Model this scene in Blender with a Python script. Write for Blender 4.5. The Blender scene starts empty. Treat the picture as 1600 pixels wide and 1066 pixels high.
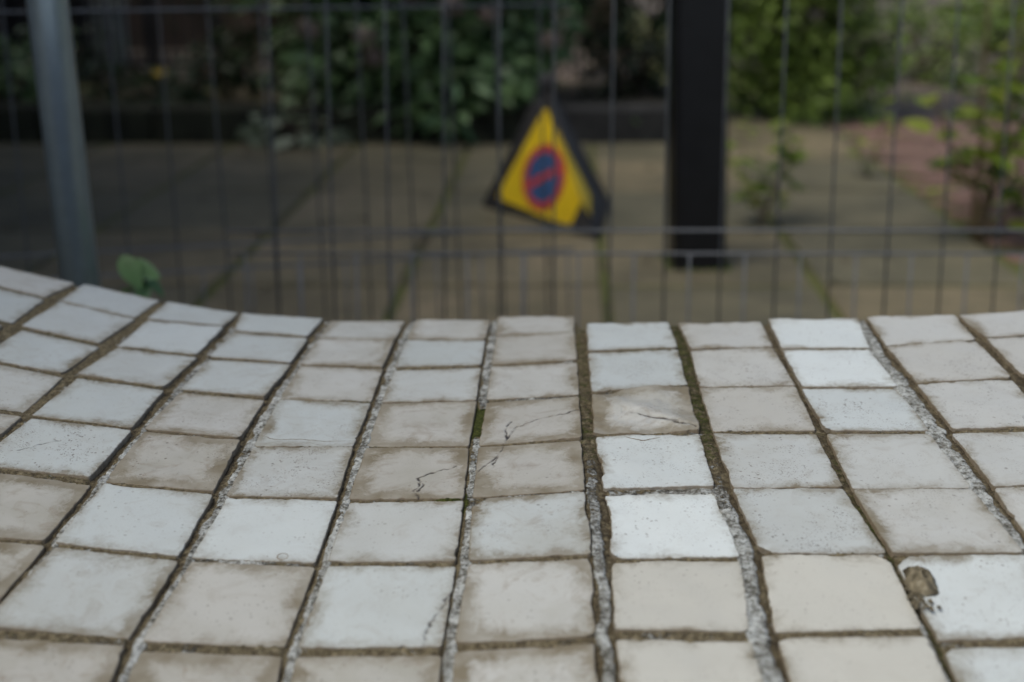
import bpy, math, random
import numpy as np
from mathutils import Vector, Matrix, noise

# ------------------------------------------------------------------ camera, sky, sun, exposure
scene = bpy.context.scene
COL = scene.collection
PITCH = math.radians(18.56)
cam_data = bpy.data.cameras.new("camera")
cam = bpy.data.objects.new("camera", cam_data)
COL.objects.link(cam)
cam.location = (0, 0, 0.95)
cam.rotation_euler = (math.pi / 2 - PITCH, 0, 0)
cam_data.sensor_width = 36
cam_data.lens = 36 * 1900 / 1600
cam_data.clip_start = 0.05
cam_data.clip_end = 500
cam_data.dof.use_dof = True
cam_data.dof.focus_distance = 1.06
cam_data.dof.aperture_fstop = 2.9
cam_data.dof.aperture_blades = 9
scene.camera = cam

SUN_EL, SUN_AZ = math.radians(58), math.radians(238)      # azimuth clockwise from +Y
world = bpy.data.worlds.new("World")
scene.world = world
world.use_nodes = True
wn = world.node_tree.nodes
sky = wn.new("ShaderNodeTexSky")
sky.sky_type = 'NISHITA'
sky.sun_disc = False
sky.sun_elevation = SUN_EL
sky.sun_rotation = SUN_AZ
sky.air_density = 0.7
sky.dust_density = 4.0
sky.ozone_density = 0.0
wn["Background"].inputs["Strength"].default_value = 0.13
world.node_tree.links.new(sky.outputs[0], wn["Background"].inputs[0])
sun_data = bpy.data.lights.new("sun", 'SUN')
sun_data.energy = 0.9
sun_data.angle = math.radians(40)
sun_data.color = (0.98, 1.0, 0.95)
sun = bpy.data.objects.new("sun", sun_data)
COL.objects.link(sun)
sd = Vector((math.sin(SUN_AZ) * math.cos(SUN_EL), math.cos(SUN_AZ) * math.cos(SUN_EL), math.sin(SUN_EL)))
sun.rotation_euler = sd.to_track_quat('Z', 'Y').to_euler()
sun.location = sd * 20

scene.view_settings.view_transform = 'Standard'
scene.view_settings.look = 'None'
scene.view_settings.gamma = 1.0
scene.view_settings.exposure = 0.3
scene.cycles.use_denoising = True
scene.cycles.max_bounces = 6

rnd = random.Random(7)
R = math.radians

# ------------------------------------------------------------------ helpers
def mesh(name, V, F, smooth=False):
    m = bpy.data.meshes.new(name)
    m.from_pydata([tuple(v) for v in V], [], [tuple(f) for f in F])
    if smooth:
        m.polygons.foreach_set('use_smooth', [True] * len(m.polygons))
    m.update()
    return m

def link(name, data, mat=None, parent=None, loc=(0, 0, 0), rot=(0, 0, 0), scale=None):
    o = bpy.data.objects.new(name, data)
    COL.objects.link(o)
    o.location = loc
    o.rotation_euler = rot
    if scale is not None:
        o.scale = scale
    if parent is not None:
        o.parent = parent
    if mat is not None and data is not None and not data.materials:
        data.materials.append(mat)
    return o

def empty(name, loc=(0, 0, 0), rz=0.0):
    return link(name, None, loc=loc, rot=(0, 0, rz))

def tag(o, label=None, cat=None, group=None, kind=None):
    if label: o['label'] = label
    if cat: o['category'] = cat
    if group: o['group'] = group
    if kind: o['kind'] = kind
    return o

class MB:
    def __init__(self):
        self.V, self.F = [], []
    def add(self, V, F):
        b = len(self.V)
        self.V += [tuple(v) for v in V]
        self.F += [tuple(i + b for i in f) for f in F]
    def box(self, c, s, M=None, bev=0.0):
        x, y, z = s[0] / 2, s[1] / 2, s[2] / 2
        V, F = bevel_box(x, y, z, bev) if bev else (
            [(-x, -y, -z), (x, -y, -z), (x, y, -z), (-x, y, -z), (-x, -y, z), (x, -y, z), (x, y, z), (-x, y, z)],
            [(0, 3, 2, 1), (4, 5, 6, 7), (0, 1, 5, 4), (1, 2, 6, 5), (2, 3, 7, 6), (3, 0, 4, 7)])
        out = []
        for v in V:
            v = Vector(v)
            if M is not None: v = M @ v
            out.append(v + Vector(c))
        self.add(out, F)
    def tube(self, pts, rad, n=8, cap=True):
        pts = [Vector(p) for p in pts]
        if not hasattr(rad, '__len__'): rad = [rad] * len(pts)
        V, F = [], []
        for i, p in enumerate(pts):
            d = (pts[min(i + 1, len(pts) - 1)] - pts[max(i - 1, 0)]).normalized()
            a = d.orthogonal().normalized()
            if i and V:
                a = (prev - d * prev.dot(d)).normalized()
            prev = a
            b = d.cross(a)
            for k in range(n):
                t = 2 * math.pi * k / n
                V.append(p + (a * math.cos(t) + b * math.sin(t)) * rad[i])
        for i in range(len(pts) - 1):
            for k in range(n):
                F.append((i * n + k, i * n + (k + 1) % n, (i + 1) * n + (k + 1) % n, (i + 1) * n + k))
        if cap:
            F.append(tuple(range(n - 1, -1, -1)))
            F.append(tuple((len(pts) - 1) * n + k for k in range(n)))
        self.add(V, F)
    def build(self, name, mat=None, parent=None, smooth=False, **kw):
        return link(name, mesh(name, self.V, self.F, smooth), mat, parent, **kw)

def bevel_box(x, y, z, b):
    """box with a chamfered top and vertical edges (bottom left square)"""
    V, F = [], []
    def ring(dx, dy, c, zz):
        s = len(V)
        for (sx, sy) in ((-1, -1), (1, -1), (1, 1), (-1, 1)):
            if sx * sy > 0:
                V.append((sx * (dx - c), sy * dy, zz)); V.append((sx * dx, sy * (dy - c), zz)) if False else None
        del V[s:]
        V.extend([(-dx + c, -dy, zz), (dx - c, -dy, zz), (dx, -dy + c, zz), (dx, dy - c, zz),
                  (dx - c, dy, zz), (-dx + c, dy, zz), (-dx, dy - c, zz), (-dx, -dy + c, zz)])
        return s
    r0 = ring(x, y, b, -z); r1 = ring(x, y, b, z - b); r2 = ring(x - b, y - b, b, z)
    for a, c in ((r0, r1), (r1, r2)):
        for k in range(8):
            F.append((a + k, a + (k + 1) % 8, c + (k + 1) % 8, c + k))
    F.append(tuple(r2 + k for k in range(8)))
    F.append(tuple(r0 + k for k in range(7, -1, -1)))
    return V, F

# numpy value noise
def _h(ix, iy, seed):
    h = (ix.astype(np.int64) * 374761393 + iy.astype(np.int64) * 668265263 + seed * 974634777) & 0xffffffff
    h = ((h ^ (h >> 13)) * 1274126177) & 0xffffffff
    h = h ^ (h >> 16)
    return (h & 0xffff) / 32767.5 - 1.0
def vn(x, y, seed=0):
    x = np.asarray(x, float); y = np.asarray(y, float)
    ix, iy = np.floor(x), np.floor(y)
    fx, fy = x - ix, y - iy
    fx = fx * fx * (3 - 2 * fx); fy = fy * fy * (3 - 2 * fy)
    a = _h(ix, iy, seed); b = _h(ix + 1, iy, seed); c = _h(ix, iy + 1, seed); d = _h(ix + 1, iy + 1, seed)
    return (a * (1 - fx) + b * fx) * (1 - fy) + (c * (1 - fx) + d * fx) * fy
def fbm(x, y, seed=0, octv=3):
    return sum(vn(x * 2 ** k, y * 2 ** k, seed + k) * .5 ** k for k in range(octv))

# ------------------------------------------------------------------ materials
class NT:
    def __init__(self, name):
        self.m = bpy.data.materials.new(name)
        self.m.use_nodes = True
        self.t = self.m.node_tree
        self.b = self.t.nodes['Principled BSDF']
    def n(self, typ, **kw):
        nd = self.t.nodes.new(typ)
        for k, v in kw.items():
            setattr(nd, k, v)
        return nd
    def l(self, a, b):
        self.t.links.new(a, b)
    def val(self, sock, v):
        if hasattr(v, 'links') or isinstance(v, bpy.types.NodeSocket): self.l(v, sock)
        else: sock.default_value = v
    def noise(self, scale, detail=3, rough=.55, coord=None, dist=0.0):
        nd = self.n('ShaderNodeTexNoise')
        nd.inputs['Scale'].default_value = scale; nd.inputs['Detail'].default_value = detail
        nd.inputs['Roughness'].default_value = rough; nd.inputs['Distortion'].default_value = dist
        if coord is not None: self.l(coord, nd.inputs['Vector'])
        return nd.outputs['Fac']
    def ramp(self, fac, stops, interp='LINEAR'):
        nd = self.n('ShaderNodeValToRGB')
        nd.color_ramp.interpolation = interp
        el = nd.color_ramp.elements
        while len(el) < len(stops): el.new(0.5)
        for e, (p, c) in zip(el, stops):
            e.position = p
            e.color = (c, c, c, 1) if not hasattr(c, '__len__') else (*c, 1)
        self.l(fac, nd.inputs['Fac'])
        return nd.outputs['Color']
    def mix(self, fac, a, b, mode='MIX'):
        nd = self.n('ShaderNodeMix', data_type='RGBA', blend_type=mode)
        self.val(nd.inputs[0], fac)
        for s, v in ((nd.inputs[6], a), (nd.inputs[7], b)):
            if isinstance(v, tuple): s.default_value = (*v, 1) if len(v) == 3 else v
            else: self.l(v, s)
        return nd.outputs[2]
    def math(self, op, a, b=0.0, clamp=False):
        nd = self.n('ShaderNodeMath', operation=op, use_clamp=clamp)
        self.val(nd.inputs[0], a); self.val(nd.inputs[1], b)
        return nd.outputs[0]
    def bump(self, h, strength=.3, dist=.01, normal=None):
        nd = self.n('ShaderNodeBump')
        nd.inputs['Strength'].default_value = strength; nd.inputs['Distance'].default_value = dist
        self.l(h, nd.inputs['Height'])
        if normal is not None: self.l(normal, nd.inputs['Normal'])
        self.l(nd.outputs[0], self.b.inputs['Normal'])
        return nd.outputs[0]
    def attr(self, name, typ='GEOMETRY', out='Fac'):
        nd = self.n('ShaderNodeAttribute', attribute_name=name, attribute_type=typ)
        return nd.outputs[out]
    def obj(self):
        return self.n('ShaderNodeTexCoord').outputs['Object']
    def pos(self):
        return self.n('ShaderNodeNewGeometry').outputs['Position']
    def rand(self):
        return self.n('ShaderNodeObjectInfo').outputs['Random']

def simple(name, col, rough=.7, metal=0.0, var=.25, scale=40, bump=.0, coord='pos', spec=.5):
    k = NT(name)
    c = k.pos() if coord == 'pos' else k.obj()
    f = k.noise(scale, 4, .6, c)
    lo = tuple(x * (1 - var) for x in col); hi = tuple(min(1, x * (1 + var)) for x in col)
    k.l(k.ramp(f, [(.3, lo), (.7, hi)]), k.b.inputs['Base Color'])
    k.b.inputs['Roughness'].default_value = rough
    k.b.inputs['Metallic'].default_value = metal
    k.b.inputs['Specular IOR Level'].default_value = spec
    if bump: k.bump(f, bump, .004)
    return k.m

def leaf_mat(name, dark, light, rough=.45, hue=None, trans=.25):
    k = NT(name)
    a = k.attr('tint')
    stops = [(0, dark), (.75, light)] + ([(1, hue)] if hue else [])
    c = k.ramp(a, stops)
    f = k.noise(60, 2, .5, k.pos())
    c = k.mix(.35, c, k.ramp(f, [(.3, .55), (.7, 1.0)]), 'MULTIPLY')
    k.l(c, k.b.inputs['Base Color'])
    k.b.inputs['Roughness'].default_value = rough
    k.b.inputs['Specular IOR Level'].default_value = .4
    tr = k.n('ShaderNodeBsdfTranslucent')
    k.l(c, tr.inputs['Color'])
    mx = k.n('ShaderNodeMixShader'); mx.inputs[0].default_value = trans
    k.l(k.b.outputs[0], mx.inputs[1]); k.l(tr.outputs[0], mx.inputs[2])
    out = k.t.nodes['Material Output']
    k.l(mx.outputs[0], out.inputs['Surface'])
    return k.m

M = {}
def tile_material():
    k = NT('glazed_tile')
    uv = k.n('ShaderNodeUVMap', uv_map='UVMap').outputs[0]
    pos = k.pos()
    tone = k.attr('tone', 'OBJECT'); dirt = k.attr('dirt', 'OBJECT'); rn = k.rand()
    # position noise shifted for every tile so that no two tiles carry the same stains
    cx = k.n('ShaderNodeCombineXYZ'); k.l(k.math('MULTIPLY', rn, 7.0), cx.inputs[0]); k.l(k.math('MULTIPLY', rn, 13.0), cx.inputs[1])
    add = k.n('ShaderNodeVectorMath', operation='ADD'); k.l(pos, add.inputs[0]); k.l(cx.outputs[0], add.inputs[1]); pv = add.outputs[0]
    base = k.ramp(tone, [(0, (.66, .725, .70)), (.15, (.475, .525, .505)), (.45, (.49, .508, .468)), (.8, (.415, .412, .358)), (1, (.53, .538, .47))])
    cloud = k.noise(16, 4, .6, pv, .6)
    fine = k.noise(70, 4, .65, pv)
    wash = k.math('MULTIPLY', k.ramp(cloud, [(.40, 0.0), (.72, 1.0)]), k.math('MULTIPLY', dirt, .75))
    c = k.mix(wash, base, (.32, .315, .25))
    blot = k.math('MULTIPLY', k.ramp(k.noise(38, 5, .7, pv, 1.5), [(.52, 0.0), (.70, 1.0)]), k.math('MULTIPLY', dirt, .7))
    c = k.mix(blot, c, (.25, .21, .15))
    # grime creeping in from the joints
    sep = k.n('ShaderNodeSeparateXYZ'); k.l(uv, sep.inputs[0])
    u, v = sep.outputs[0], sep.outputs[1]
    eu = k.math('MINIMUM', u, k.math('SUBTRACT', 1.0, u)); ev = k.math('MINIMUM', v, k.math('SUBTRACT', 1.0, v))
    e = k.math('MINIMUM', eu, ev)
    n1 = k.math('MULTIPLY', k.math('SUBTRACT', k.noise(85, 8, .8, pv, 1.2), .5), .36)
    n2 = k.math('MULTIPLY', k.math('SUBTRACT', k.noise(17, 4, .6, pv, .8), .5), .46)
    ed = k.math('ADD', e, k.math('ADD', n1, n2))
    ed = k.math('ADD', ed, k.math('SUBTRACT', .066, k.math('MULTIPLY', dirt, .16)))
    halo = k.ramp(ed, [(.0, 1.0), (.05, .5), (.11, .12), (.16, 0.0)])
    c = k.mix(k.math('MULTIPLY', halo, k.ramp(k.noise(26, 3, .6, pv), [(.35, .4), (.65, .95)])), c, (.172, .148, .092))
    rim = k.ramp(k.math('ADD', e, k.math('MULTIPLY', k.math('SUBTRACT', k.noise(170, 4, .65, pv), .5), .036)), [(.0, 1.0), (.011, 0.0)])
    c = k.mix(k.math('MULTIPLY', rim, .75), c, (.15, .12, .08))
    # tide line: a thin darker rim of dried dirt
    tide = k.ramp(ed, [(.085, 0.0), (.10, 1.0), (.108, 0.0)])
    c = k.mix(k.math('MULTIPLY', k.math('MULTIPLY', tide, dirt), .35), c, (.30, .24, .17))
    # pits: tiny dark specks in clusters
    def specks(scale, share, size, cl):
        vo = k.n('ShaderNodeTexVoronoi'); vo.inputs['Scale'].default_value = scale
        warp = k.n('ShaderNodeVectorMath', operation='ADD'); k.l(pv, warp.inputs[0])
        wn = k.n('ShaderNodeTexNoise'); wn.inputs['Scale'].default_value = scale * .8; k.l(pv, wn.inputs['Vector'])
        ws = k.n('ShaderNodeVectorMath', operation='SCALE'); k.l(wn.outputs['Color'], ws.inputs[0]); ws.inputs['Scale'].default_value = .9 / scale
        k.l(ws.outputs[0], warp.inputs[1]); k.l(warp.outputs[0], vo.inputs['Vector'])
        sc = k.n('ShaderNodeSeparateColor'); k.l(vo.outputs['Color'], sc.inputs[0])
        on = k.math('LESS_THAN', sc.outputs[0], share)
        rad = k.math('MULTIPLY', k.math('ADD', .25, sc.outputs[1]), size)
        dot = k.math('MULTIPLY', k.math('SUBTRACT', rad, vo.outputs['Distance']), 9.0, True)
        return k.math('MULTIPLY', k.math('MULTIPLY', dot, on), cl)
    clus = k.math('MULTIPLY', k.ramp(k.noise(30, 5, .75, pv, .5), [(.48, 0.0), (.57, 1.0)]), k.attr('speck', 'OBJECT'))
    pit = k.math('MAXIMUM', specks(620, .75, .44, clus), specks(300, .38, .36, k.ramp(k.noise(24, 4, .7, pv), [(.46, 0.0), (.58, 1.0)])))
    pit = k.math('MULTIPLY', pit, k.math('ADD', .25, k.math('MULTIPLY', k.attr('speck', 'OBJECT'), .75)))
    spk2 = specks(150, .12, .20, k.attr('speck', 'OBJECT'))
    pit = k.math('MAXIMUM', pit, spk2)
    c = k.mix(k.math('MULTIPLY', pit, .72), c, (.12, .10, .075))
    # bare body of the tile on its sides
    side = k.attr('side')
    body = k.ramp(k.noise(160, 4, .7, pos), [(.3, (.07, .054, .032)), (.6, (.20, .16, .10)), (.8, (.34, .31, .24))])
    c = k.mix(side, c, body)
    c = k.mix(k.attr('crack'), c, (.030, .023, .015))
    k.l(c, k.b.inputs['Base Color'])
    rg = k.math('ADD', k.math('MULTIPLY', halo, .35), k.math('ADD', .22, k.math('MULTIPLY', fine, .22)))
    k.l(k.math('MAXIMUM', rg, k.math('MULTIPLY', side, .95)), k.b.inputs['Roughness'])
    k.b.inputs['Specular IOR Level'].default_value = .45
    h = k.math('ADD', k.math('MULTIPLY', k.noise(55, 4, .6, pv), 1.0), k.math('MULTIPLY', k.noise(300, 3, .6, pv), .16))
    h = k.math('SUBTRACT', h, k.math('MULTIPLY', pit, .5))
    h = k.math('SUBTRACT', h, k.math('MULTIPLY', k.math('MULTIPLY', side, k.noise(220, 3, .7, pos)), 1.2))
    k.bump(h, .38, .0009)
    return k.m

def mortar_material():
    k = NT('joint_mortar')
    pos = k.pos()
    wh = k.attr('white'); ms = k.attr('moss'); dk = k.attr('gap')
    g = k.noise(230, 5, .75, pos)
    g2 = k.noise(60, 4, .65, pos)
    dirtc = k.ramp(g, [(.28, (.028, .022, .013)), (.43, (.085, .070, .041)), (.56, (.165, .142, .085)), (.75, (.31, .28, .19))])
    whc = k.ramp(k.math('ADD', k.math('MULTIPLY', g, .6), k.math('MULTIPLY', g2, .4)), [(.37, (.04, .038, .028)), (.45, (.14, .14, .118)), (.52, (.33, .35, .325)), (.63, (.56, .60, .575))])
    flake = k.ramp(k.math('ADD', wh, k.math('MULTIPLY', k.math('ADD', k.math('SUBTRACT', k.noise(150, 6, .8, pos, .7), .5), k.math('MULTIPLY', k.math('SUBTRACT', k.noise(38, 3, .6, pos), .5), .8)), 2.2)), [(.45, 0.0), (.56, 1.0)])
    c = k.mix(flake, dirtc, whc)
    # dark specks of lichen on the lime
    vo = k.n('ShaderNodeTexVoronoi'); vo.inputs['Scale'].default_value = 380; k.l(pos, vo.inputs['Vector'])
    spk = k.math('MULTIPLY', k.ramp(vo.outputs['Distance'], [(.2, 1.0), (.36, 0.0)]), k.ramp(k.noise(50, 3, .6, pos), [(.47, 0.0), (.57, 1.0)]))
    c = k.mix(k.math('MULTIPLY', spk, .9), c, (.03, .03, .025))
    mossc = k.ramp(k.noise(420, 3, .7, pos), [(.3, (.012, .016, .004)), (.55, (.05, .06, .012)), (.8, (.13, .15, .035))])
    mf = k.ramp(k.math('ADD', ms, k.math('MULTIPLY', k.math('SUBTRACT', k.noise(140, 4, .7, pos), .5), 1.1)), [(.42, 0.0), (.6, 1.0)])
    c = k.mix(mf, c, mossc)
    c = k.mix(k.math('MULTIPLY', dk, k.ramp(k.noise(90, 4, .7, pos), [(.4, .15), (.6, .8)])), c, (.030, .023, .014))
    k.l(c, k.b.inputs['Base Color'])
    k.b.inputs['Roughness'].default_value = .92
    k.b.inputs['Specular IOR Level'].default_value = .2
    h = k.math('ADD', k.math('MULTIPLY', g, 1.0), k.math('MULTIPLY', flake, .5))
    k.bump(k.math('SUBTRACT', h, k.math('MULTIPLY', spk, .4)), 1.0, .0015)
    return k.m

def slab_material():
    k = NT('paving_slab')
    pos = k.pos(); rn = k.rand()
    big = k.noise(2.2, 5, .6, pos, .4); mid = k.noise(14, 5, .65, pos); fine = k.noise(160, 4, .7, pos)
    c = k.ramp(big, [(.3, (.098, .094, .058)), (.55, (.165, .152, .094)), (.75, (.235, .208, .135))])
    c = k.mix(.5, c, k.ramp(mid, [(.3, .6), (.7, 1.15)]), 'MULTIPLY')
    c = k.mix(.35, c, k.ramp(fine, [(.3, .5), (.7, 1.3)]), 'MULTIPLY')
    c = k.mix(.8, c, k.ramp(rn, [(0, (.70, .74, .72)), (.5, (1, .98, .94)), (1, (1.25, 1.13, 1.02))]), 'MULTIPLY')
    alg = k.ramp(k.noise(5, 5, .65, pos, .5), [(.55, 0.0), (.75, .6)])
    c = k.mix(alg, c, (.055, .060, .028))
    k.l(c, k.b.inputs['Base Color'])
    k.b.inputs['Roughness'].default_value = .8
    k.bump(k.math('ADD', k.math('MULTIPLY', fine, .5), mid), .5, .004)
    return k.m

def soil_material(name='joint_soil', moss=1.0):
    k = NT(name)
    pos = k.pos()
    f = k.noise(60, 5, .75, pos)
    c = k.ramp(f, [(.3, (.03, .026, .016)), (.55, (.075, .064, .038)), (.8, (.13, .11, .07))])
    mm = k.ramp(k.noise(3, 4, .6, pos), [(.62 - moss * .25, 0.0), (.72 - moss * .25, 1.0)])
    c = k.mix(mm, c, k.ramp(k.noise(200, 3, .7, pos), [(.3, (.055, .066, .016)), (.75, (.16, .175, .042))]))
    k.l(c, k.b.inputs['Base Color'])
    k.b.inputs['Roughness'].default_value = .95
    k.bump(f, .8, .01)
    return k.m

def brick_material():
    k = NT('red_paver')
    pos = k.pos(); rn = k.rand()
    f = k.noise(30, 5, .7, pos)
    c = k.ramp(rn, [(0, (.125, .075, .055)), (.5, (.175, .105, .078)), (1, (.22, .145, .11))])
    c = k.mix(.6, c, k.ramp(f, [(.3, .55), (.7, 1.2)]), 'MULTIPLY')
    k.l(c, k.b.inputs['Base Color'])
    k.b.inputs['Roughness'].default_value = .85
    k.bump(f, .5, .004)
    return k.m

def sign_yellow():
    k = NT('yellow_fabric')
    pos = k.pos()
    f = k.noise(9, 4, .6, pos)
    c = k.ramp(f, [(.3, (.66, .46, .012)), (.7, (.82, .60, .02))])
    st = k.ramp(k.noise(30, 5, .7, pos, .8), [(.55, 0.0), (.8, .45)])
    c = k.mix(st, c, (.22, .16, .05))
    k.l(c, k.b.inputs['Base Color'])
    k.b.inputs['Roughness'].default_value = .5
    k.bump(f, .3, .02)
    return k.m

M['tile'] = tile_material()
M['mortar'] = mortar_material()
M['slab'] = slab_material()
M['soil'] = soil_material()
M['bed_soil'] = soil_material('bed_soil', .25)
M['brick'] = brick_material()
M['yellow'] = sign_yellow()
M['concrete'] = simple('wall_render', (.34, .33, .31), .9, var=.3, scale=12, bump=.3)
M['crack'] = simple('crack_dirt', (.045, .033, .022), .95, var=.5, scale=300)
M['stain'] = simple('stain_ring', (.215, .185, .135), .8, var=.4, scale=200)
M['galv'] = simple('galvanised_steel', (.44, .56, .65), .32, metal=.7, var=.07, scale=35)
M['wire'] = simple('galvanised_wire', (.115, .128, .14), .6, metal=.2, var=.2, scale=60)
M['black'] = simple('black_paint', (.006, .0065, .008), .36, var=.3, scale=18, spec=.4)
M['blackrail'] = simple('black_railing', (.010, .011, .013), .5, var=.3, scale=18)
M['darkfab'] = simple('dark_grey_fabric', (.030, .030, .031), .75, var=.35, scale=14, bump=.2)
M['rubber'] = simple('black_rubber', (.010, .010, .011), .7, var=.3, scale=30)
M['red'] = simple('sign_red', (.50, .06, .06), .5, var=.2, scale=25)
M['blue'] = simple('sign_blue', (.04, .10, .24), .5, var=.25, scale=25)
M['sleeper'] = simple('dark_stone_kerb', (.022, .023, .022), .9, var=.5, scale=16, bump=.5)
M['mossy'] = simple('mossy_kerb', (.026, .028, .015), .95, var=.6, scale=9, bump=.5)
M['pale'] = simple('pale_render', (.46, .40, .37), .9, var=.15, scale=10)
M['greypave'] = simple('grey_flag', (.088, .072, .052), .95, var=.75, scale=1.8, bump=.3)
M['bark'] = simple('bark', (.07, .05, .035), .9, var=.4, scale=60, bump=.4)
M['stem'] = simple('green_stem', (.12, .09, .045), .7, var=.35, scale=50)
M['hyd'] = leaf_mat('hydrangea_leaf', (.036, .085, .028), (.19, .31, .135), .34, (.50, .60, .44))
M['bush'] = leaf_mat('bush_leaf', (.065, .125, .02), (.22, .32, .065), .5, (.36, .44, .18))
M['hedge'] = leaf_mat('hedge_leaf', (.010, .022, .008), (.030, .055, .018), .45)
M['sap'] = leaf_mat('sapling_leaf', (.09, .17, .02), (.25, .34, .05), .45, (.38, .40, .07), .4)
M['weed'] = leaf_mat('weed_leaf', (.09, .20, .055), (.15, .29, .10), .35, (.26, .40, .20), .3)
M['pleaf'] = leaf_mat('pale_leaf', (.13, .17, .10), (.30, .36, .25), .4)
M['flower'] = leaf_mat('faded_flower', (.13, .095, .08), (.30, .24, .215), .8, (.36, .27, .25))
M['dry'] = leaf_mat('dry_leaf_skin', (.05, .042, .024), (.21, .185, .12), .95, (.32, .29, .20), .05)
M['yleaf'] = leaf_mat('yellow_leaf', (.35, .24, .02), (.5, .36, .03), .6)
M['palegreen'] = simple('pale_stone', (.22, .25, .22), .9, var=.2, scale=10)

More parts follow.
